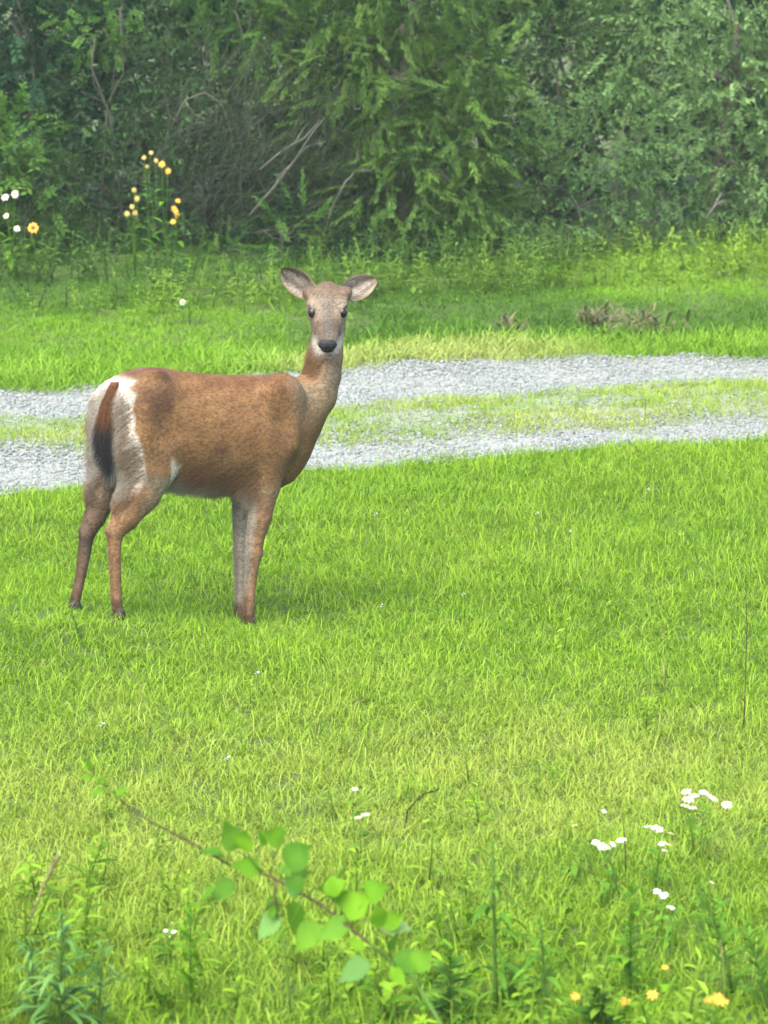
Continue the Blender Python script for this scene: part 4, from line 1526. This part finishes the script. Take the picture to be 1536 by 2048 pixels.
# yellow flowers along the bottom edge
BG_ = 'yellow flowers along the bottom edge'
for px, py, lab, r in ((1305, 1990, 'round deep yellow flower in front of the bright leafy plant', .020), (1250, 2003, 'yellow flower left of the round deep yellow one', .016),
                       (1150, 1993, 'leftmost yellow flower on the bottom edge', .016), (1430, 1998, 'ragged yellow flower cluster near the bottom right corner', .018),
                       (1330, 1935, 'small yellow flower above the others', .012)):
    g = ground_at(px, py + 90)
    pts = [(0, 0)] if 'ragged' not in lab else [(-12, 2), (4, -2), (14, 6), (-2, 8)]
    wildflower('yellow_flower', lab, 'flower', g[:2], cl(px, py, g[1], pts), r, 'yellow_petal', 'golden_centre', BG_, 4, .06, .002, (0, -.6, .8), 7, -.15, .42, .28, 'leaf_fresh')


# tall leafy stems (goldenrod) in the foreground
def goldenrod(label, path, n, L, W, mat, droop=.5, group='goldenrod stems in the foreground', r=.006, up=.5, name='goldenrod'):
    b = np.asarray(path[0], float)
    t = thing(name, label, 'plant', b, group)
    pts = np.array(path) - b
    mb = MB()
    m = len(pts)
    mb.tube(pts, [r * (1 - .7 * i / (m - 1)) for i in range(m)], 6, .4)
    mb.build('stem', M['stem_green'], t)
    seg = np.linspace(0, 1, m)
    for i in range(n):
        tt = .10 + .90 * i / (n - 1)
        p = np.array([np.interp(tt, seg, pts[:, k]) for k in range(3)])
        a = i * 2.39996 + RNG.normal(0, .5)
        k = (1.1 - .65 * tt ** 2) * RNG.uniform(.55, 1.2)
        mb = MB()
        mb.leaf(p, (math.cos(a), math.sin(a), up * RNG.uniform(.5, 1.4) + .8 * tt ** 4), (0, 0, 1), L * k, W * k, droop=droop * RNG.uniform(.6, 1.3), fold=.3, shape=.75, segs=5, tint=RNG.uniform(0, 1), wave=.03)
        mb.build('leaf', M[mat], t)
    return t


def stalk(px, Y, py_top, lean=0.0, n=5, py_base=None):
    top = at(px, py_top, Y)
    bx = at(px + lean, py_top, Y)[0]
    zb_ = float(gz(bx, Y)) if py_base is None else at(px, py_base, Y)[2]
    return [np.array([bx + (top[0] - bx) * f ** 1.3, Y, zb_ + (top[2] - zb_) * f]) for f in np.linspace(0, 1, n)]


goldenrod('tall goldenrod stem with drooping narrow leaves right of the bramble leaves', stalk(985, 9.75, 1690, 8), 34, .150, .022, 'leaf_mid', .8, r=.008)
goldenrod('shorter goldenrod stem with drooping leaves right of the tall one', stalk(1082, 9.65, 1840, 10), 26, .13, .021, 'leaf_mid', .8, r=.007)
goldenrod('bushy blue-green goldenrod at the bottom left corner', stalk(125, 9.6, 1835, -10), 58, .15, .019, 'leaf_blue', .7, up=.7, r=.006)
goldenrod('slim blue-green goldenrod left of the bushy one', stalk(60, 9.7, 1880, 10), 32, .13, .018, 'leaf_blue', .7, up=.7)
goldenrod('slim goldenrod right of the bushy blue-green one', stalk(205, 9.65, 1890, -10), 30, .12, .018, 'leaf_blue', .7, up=.7)
goldenrod('leaning goldenrod at the right edge above the corner', stalk(1400, 9.9, 1760, 70), 44, .12, .015, 'leaf_mid', .35, up=.8)
goldenrod('leaning goldenrod in the bottom right corner', stalk(1490, 9.7, 1850, 50), 44, .12, .015, 'leaf_mid', .35, up=.8)
goldenrod('bright yellow-green leafy plant under the daisy clusters', stalk(1262, 9.9, 1770, 0), 40, .085, .030, 'leaf_fresh', .35, None, .005, .7, 'leafy_plant')
goldenrod('bright green leafy plant at the bottom between the bramble and the goldenrod', stalk(900, 9.7, 1900, 0), 34, .10, .038, 'leaf_mid', .35, None, .005, .6, 'leafy_plant')
goldenrod('low broad-leaved plant on the bottom edge right of the goldenrod', stalk(1190, 9.55, 1985, 0), 24, .10, .045, 'leaf_mid', .3, None, .005, .6, 'leafy_plant')
goldenrod('low bright green plant left of the bramble leaves', stalk(380, 9.9, 1810, 0), 34, .11, .017, 'leaf_fresh', .4, None, .004, 1.2, 'leafy_plant')

# bramble cane with broad leaves
YB = 8.5
cane = [at(935, 2140, YB - .45), at(830, 1960, YB - .2), at(740, 1888, YB - .1), at(640, 1808, YB), at(540, 1752, YB + .03), at(460, 1730, YB + .05),
        at(370, 1678, YB + .05), at(300, 1643, YB + .05), at(250, 1608, YB + .05), at(215, 1575, YB + .05), at(178, 1540, YB + .05)]
cane.insert(0, np.array([cane[0][0] + .04, cane[0][1] - .05, float(gz(cane[0][0], cane[0][1])) - .01]))
b0 = cane[0]
br = thing('bramble', 'arching brown bramble cane with broad green leaves in the foreground', 'bramble', b0)
mb = MB()
mb.tube([p - b0 for p in cane[3:10]], [.0033, .0032, .0030, .0027, .0024, .0021, .0018], 7)
for i in range(46):                                         # prickles
    f = RNG.uniform(3, 8.9)
    k = int(f)
    p = cane[k] + (cane[k + 1] - cane[k]) * (f - k) - b0
    d = RNG.normal(0, 1, 3)
    d /= np.linalg.norm(d)
    mb.tube([p, p + d * .008], [.0018, .0003], 3)
mb.build('cane', M['brown_stem'], br)
mb = MB()
mb.tube([p - b0 for p in cane[:4]], [.0046, .0045, .0044, .0043], 7, .4)
mb.build('cane_base', M['stem_green'], br)
mb = MB()
mb.tube([p - b0 for p in cane[9:]], [.0022, .0018, .0010], 5, .6)
mb.build('shoot_tip', M['stem_green'], br)


def bl(px, py, dpx, dpy, L, W, on, mat='leaf_mid', dY=0.0, up=(0, -.6, .8)):
    """one bramble leaf on a petiole from the cane point index on"""
    on += 1
    k = int(on)
    q0 = cane[k] + (cane[min(k + 1, len(cane) - 1)] - cane[k]) * (on - k)
    p = at(px, py, q0[1] + dY)
    tip = at(px + dpx, py + dpy, q0[1] + dY - .02)
    mb = MB()
    mb.leaf(p - b0, tip - p, up, L * .88, W * .88, droop=RNG.uniform(.05, .4), fold=RNG.uniform(.15, .5), shape=.70, segs=14, tint=RNG.uniform(.1, .9), wave=.05, power=1.15, tooth=.16)
    lf = mb.build('leaf', M[mat], br)
    mb = MB()
    mid = (q0 + p) / 2 + np.array([0, 0, .012])
    mb.tube([q0 - b0, mid - b0, p - b0], [.0016, .0013, .0010], 4, .5)
    mb.build('petiole', M['stem_green'], lf)


for a in ((470, 1700, -30, -75, .095, .062, 4.2, 'leaf_mid'), (560, 1690, -30, -40, .085, .062, 4.0, 'leaf_fresh'), (575, 1735, 45, -60, .115, .085, 3.8, 'leaf_mid'),
          (520, 1745, -60, -20, .085, .060, 4.2, 'leaf_fresh'), (600, 1790, -40, -55, .085, .058, 3.6, 'leaf_blue'), (470, 1765, -50, 30, .075, .055, 4.8, 'leaf_mid'),
          (690, 1830, 50, -55, .110, .085, 2.6, 'leaf_fresh'), (735, 1800, 40, -40, .09, .07, 2.4, 'leaf_fresh'), (700, 1850, -70, 20, .09, .065, 2.5, 'leaf_mid'),
          (760, 1850, 60, 0, .085, .06, 1.9, 'leaf_pale'), (640, 1850, -50, 50, .09, .065, 3.0, 'leaf_mid'), (560, 1830, -40, 40, .08, .055, 3.6, 'leaf_blue'),
          (790, 1910, 60, 30, .09, .065, 1.4, 'leaf_mid'), (740, 1930, -70, 30, .09, .065, 1.6, 'leaf_blue'), (830, 1940, 40, -60, .09, .06, .9, 'leaf_mid'),
          (210, 1580, -45, 10, .045, .018, 9.0, 'leaf_fresh'), (200, 1570, 20, -45, .045, .018, 9.3, 'leaf_fresh'), (180, 1540, -15, -50, .045, .016, 9.9, 'leaf_fresh'),
          (230, 1590, 45, -20, .05, .02, 8.6, 'leaf_fresh'), (185, 1555, -40, -10, .04, .016, 9.7, 'leaf_fresh')):
    bl(*a)
for i in range(20):
    on = RNG.uniform(.8, 5.2)
    k = int(on)
    c_ = (768 + FPX * cane[k + 1][0] / cane[k + 1][1])
    px_, py_ = np.interp(on, range(len(cane) - 1), [860 + 75, 830, 740, 640, 540, 460, 370, 300, 250, 215, 178][:len(cane) - 1]), np.interp(on, range(len(cane) - 1), [2080, 1960, 1888, 1808, 1752, 1730, 1678, 1643, 1608, 1575, 1540][:len(cane) - 1])
    a = RNG.uniform(0, 6.28)
    rr = RNG.uniform(15, 75)
    L_ = RNG.uniform(.045, .085)
    bl(px_ + rr * math.cos(a), py_ + rr * math.sin(a), 70 * math.cos(a + RNG.normal(0, .6)), 60 * math.sin(a + RNG.normal(0, .6)), L_, L_ * RNG.uniform(.55, .8), on,
       ('leaf_mid', 'leaf_fresh', 'leaf_fresh')[i % 3], RNG.normal(0, .06), tuple(np.array([0, -.4, .8]) + RNG.normal(0, .45, 3)))
# withered sprig hanging under the cane
g0 = at(548, 1775, YB)
t = thing('dead_sprig', 'small withered brown sprig hanging under the bramble cane', 'sprig', g0)
mb = MB()
for a in ([(548, 1760), (552, 1800), (556, 1840)], [(552, 1800), (535, 1812), (530, 1825)], [(553, 1805), (575, 1815)], [(552, 1795), (540, 1795)]):
    mb.tube([at(x, y, YB) - g0 for x, y in a], [.0022] * (len(a) - 1) + [.001], 4)
mb.build('twig', M['brown_stem'], t)

# stalks and seed heads standing in the lawn
def seed_stalk(label, px, pts, mat, r, Y=None, heads=None, name='seed_stalk', cat='stalk', group=None):
    g = ground_at(*pts[0]) if Y is None else None
    Y = g[1] if Y is None else Y
    w = [at(x, y, Y) for x, y in pts]
    if g is None:
        w[0][2] = float(gz(w[0][0], w[0][1]))
    b = w[0]
    t = thing(name, label, cat, b, group)
    mb = MB()
    m = len(w)
    mb.tube([p - b for p in w], [r * (1 - .5 * i / (m - 1)) for i in range(m)], 5)
    mb.build('stem', M[mat], t)
    if heads:
        mb = MB()
        a, c = w[heads[0]] - b, w[heads[1]] - b
        for i in range(heads[2]):
            f = RNG.uniform(0, 1)
            p = a + (c - a) * f
            k0 = heads[0] + f * (heads[1] - heads[0])
            i0 = int(min(k0, heads[1] - 1))
            p = w[i0] + (w[i0 + 1] - w[i0]) * (k0 - i0) - b
            d = (c - a) / np.linalg.norm(c - a) + RNG.normal(0, heads[4] if len(heads) > 4 else .6, 3)
            mb.leaf(p, d, (.2, .3, .9), heads[3] * RNG.uniform(.6, 1.2), heads[3] * .28, droop=.1, segs=2, tint=RNG.uniform(0, 1))
        mb.build('seed_head', M[heads[5] if len(heads) > 5 else mat], t)
    return t


seed_stalk('short dark curled seed stalk in the middle of the lawn', 840, [(808, 1665), (815, 1622), (832, 1602), (848, 1588), (872, 1582)], 'dark_seed', .0028, None, (1, 4, 90, .014, .35))
seed_stalk('tall thin dark stalk near the right edge', 1493, [(1487, 1470), (1490, 1390), (1492, 1320), (1494, 1255), (1492, 1210), (1493, 1180)], 'brown_stem', .0022, None, (2, 4, 60, .010, .25, 'dark_seed'))
seed_stalk('short dark green stalk under the white daisies', 1225, [(1236, 1790), (1230, 1752), (1222, 1725), (1216, 1708)], 'leaf_blue', .0045)
seed_stalk('slim dark stalk beside the daisies', 1247, [(1252, 1760), (1250, 1690), (1247, 1650), (1244, 1625)], 'brown_stem', .0022)
seed_stalk('pale feathery grass plume at the left', 85, [(45, 1900), (60, 1840), (80, 1790), (100, 1745), (112, 1725)], 'dry_grass', .0022, 10.3, (1, 4, 70, .035, .35))
seed_stalk('upright bright green stem under the bramble leaves', 572, [(582, 2060), (578, 1980), (570, 1900), (563, 1860)], 'stem_green', .004, 9.75)
seed_stalk('slim brown stem at the bottom right of the bramble', 790, [(800, 2080), (795, 2030), (790, 1970)], 'brown_stem', .0028, 9.7)
for px, py, lab in ((1450, 1960, 'dry grass stem near the bottom right corner'), (700, 1470, 'dry grass stem in the pale turf below the deer'), (300, 1420, 'dry grass stem left of the clover below the deer'),
                    (1100, 1480, 'dry grass stem in the pale turf at centre right'), (1330, 1330, 'dry grass stem left of the tall dark stalk')):
    a = RNG.uniform(-25, 25)
    seed_stalk(lab, px, [(px, py + 60), (px + a * .3, py), (px + a, py - 50), (px + a * 2, py - 75)], 'dry_grass', .0016, None, (2, 3, 24, .016, .4), group='dry grass stems in the lawn')

# withered plants on the far verge
for (px, py, n, label, w) in ((1265, 668, 120, 'brown withered weed clump on the far verge', .30), (1020, 674, 60, 'small pale withered tuft on the far verge', .10), (1190, 662, 80, 'dark withered tuft left of the brown weed clump', .12)):
    g = ground_at(px, py)
    t = thing('withered_clump', label, 'weed', g, 'withered weeds on the far verge')
    mb = MB()
    for _ in range(n):
        p = np.array([RNG.normal(0, w * .55), RNG.normal(0, w * .8), RNG.uniform(0, .10)])
        mb.leaf(p, (RNG.normal(0, .6), RNG.normal(0, .6), RNG.uniform(.3, 1)), (0, 0, 1), RNG.uniform(.06, .16), RNG.uniform(.012, .03), droop=RNG.uniform(.1, .6), segs=3, tint=RNG.uniform(0, 1))
    mb.build('dead_leaves', M['dead_leaf'], t)['kind'] = 'stuff'
    mb = MB()
    for _ in range(7):
        a = RNG.normal(0, .5)
        mb.tube([(RNG.normal(0, w * .4), RNG.normal(0, w * .2), -.02), (RNG.normal(0, w * .5), RNG.normal(0, w * .2), RNG.uniform(.08, .16))], [.004, .002], 4)
    mb.build('dead_stems', M['dead_wood'], t)

# thin even haze volume, added to lift the darks of the thicket
hz = MB()
x0, x1, y0, y1, z0, z1 = -900, 900, -400, 1000, -1.2, 9.0
hz.add([(x0, y0, z0), (x1, y0, z0), (x1, y1, z0), (x0, y1, z0), (x0, y0, z1), (x1, y0, z1), (x1, y1, z1), (x0, y1, z1)],
       [(0, 3, 2, 1), (4, 5, 6, 7), (0, 1, 5, 4), (1, 2, 6, 5), (2, 3, 7, 6), (3, 0, 4, 7)])
hm, HN, HL = new_mat('haze')
hv = HN.new('ShaderNodeVolumePrincipled')
hv.inputs['Color'].default_value = (.84, 1, .90, 1)
hv.inputs['Density'].default_value = 0.0006
ho = HN.new('ShaderNodeOutputMaterial')
HL.new(hv.outputs[0], ho.inputs['Volume'])
tag(hz.build('haze', hm, smooth=False), 'thin even haze added over the meadow to lift the dark tones', kind='stuff')
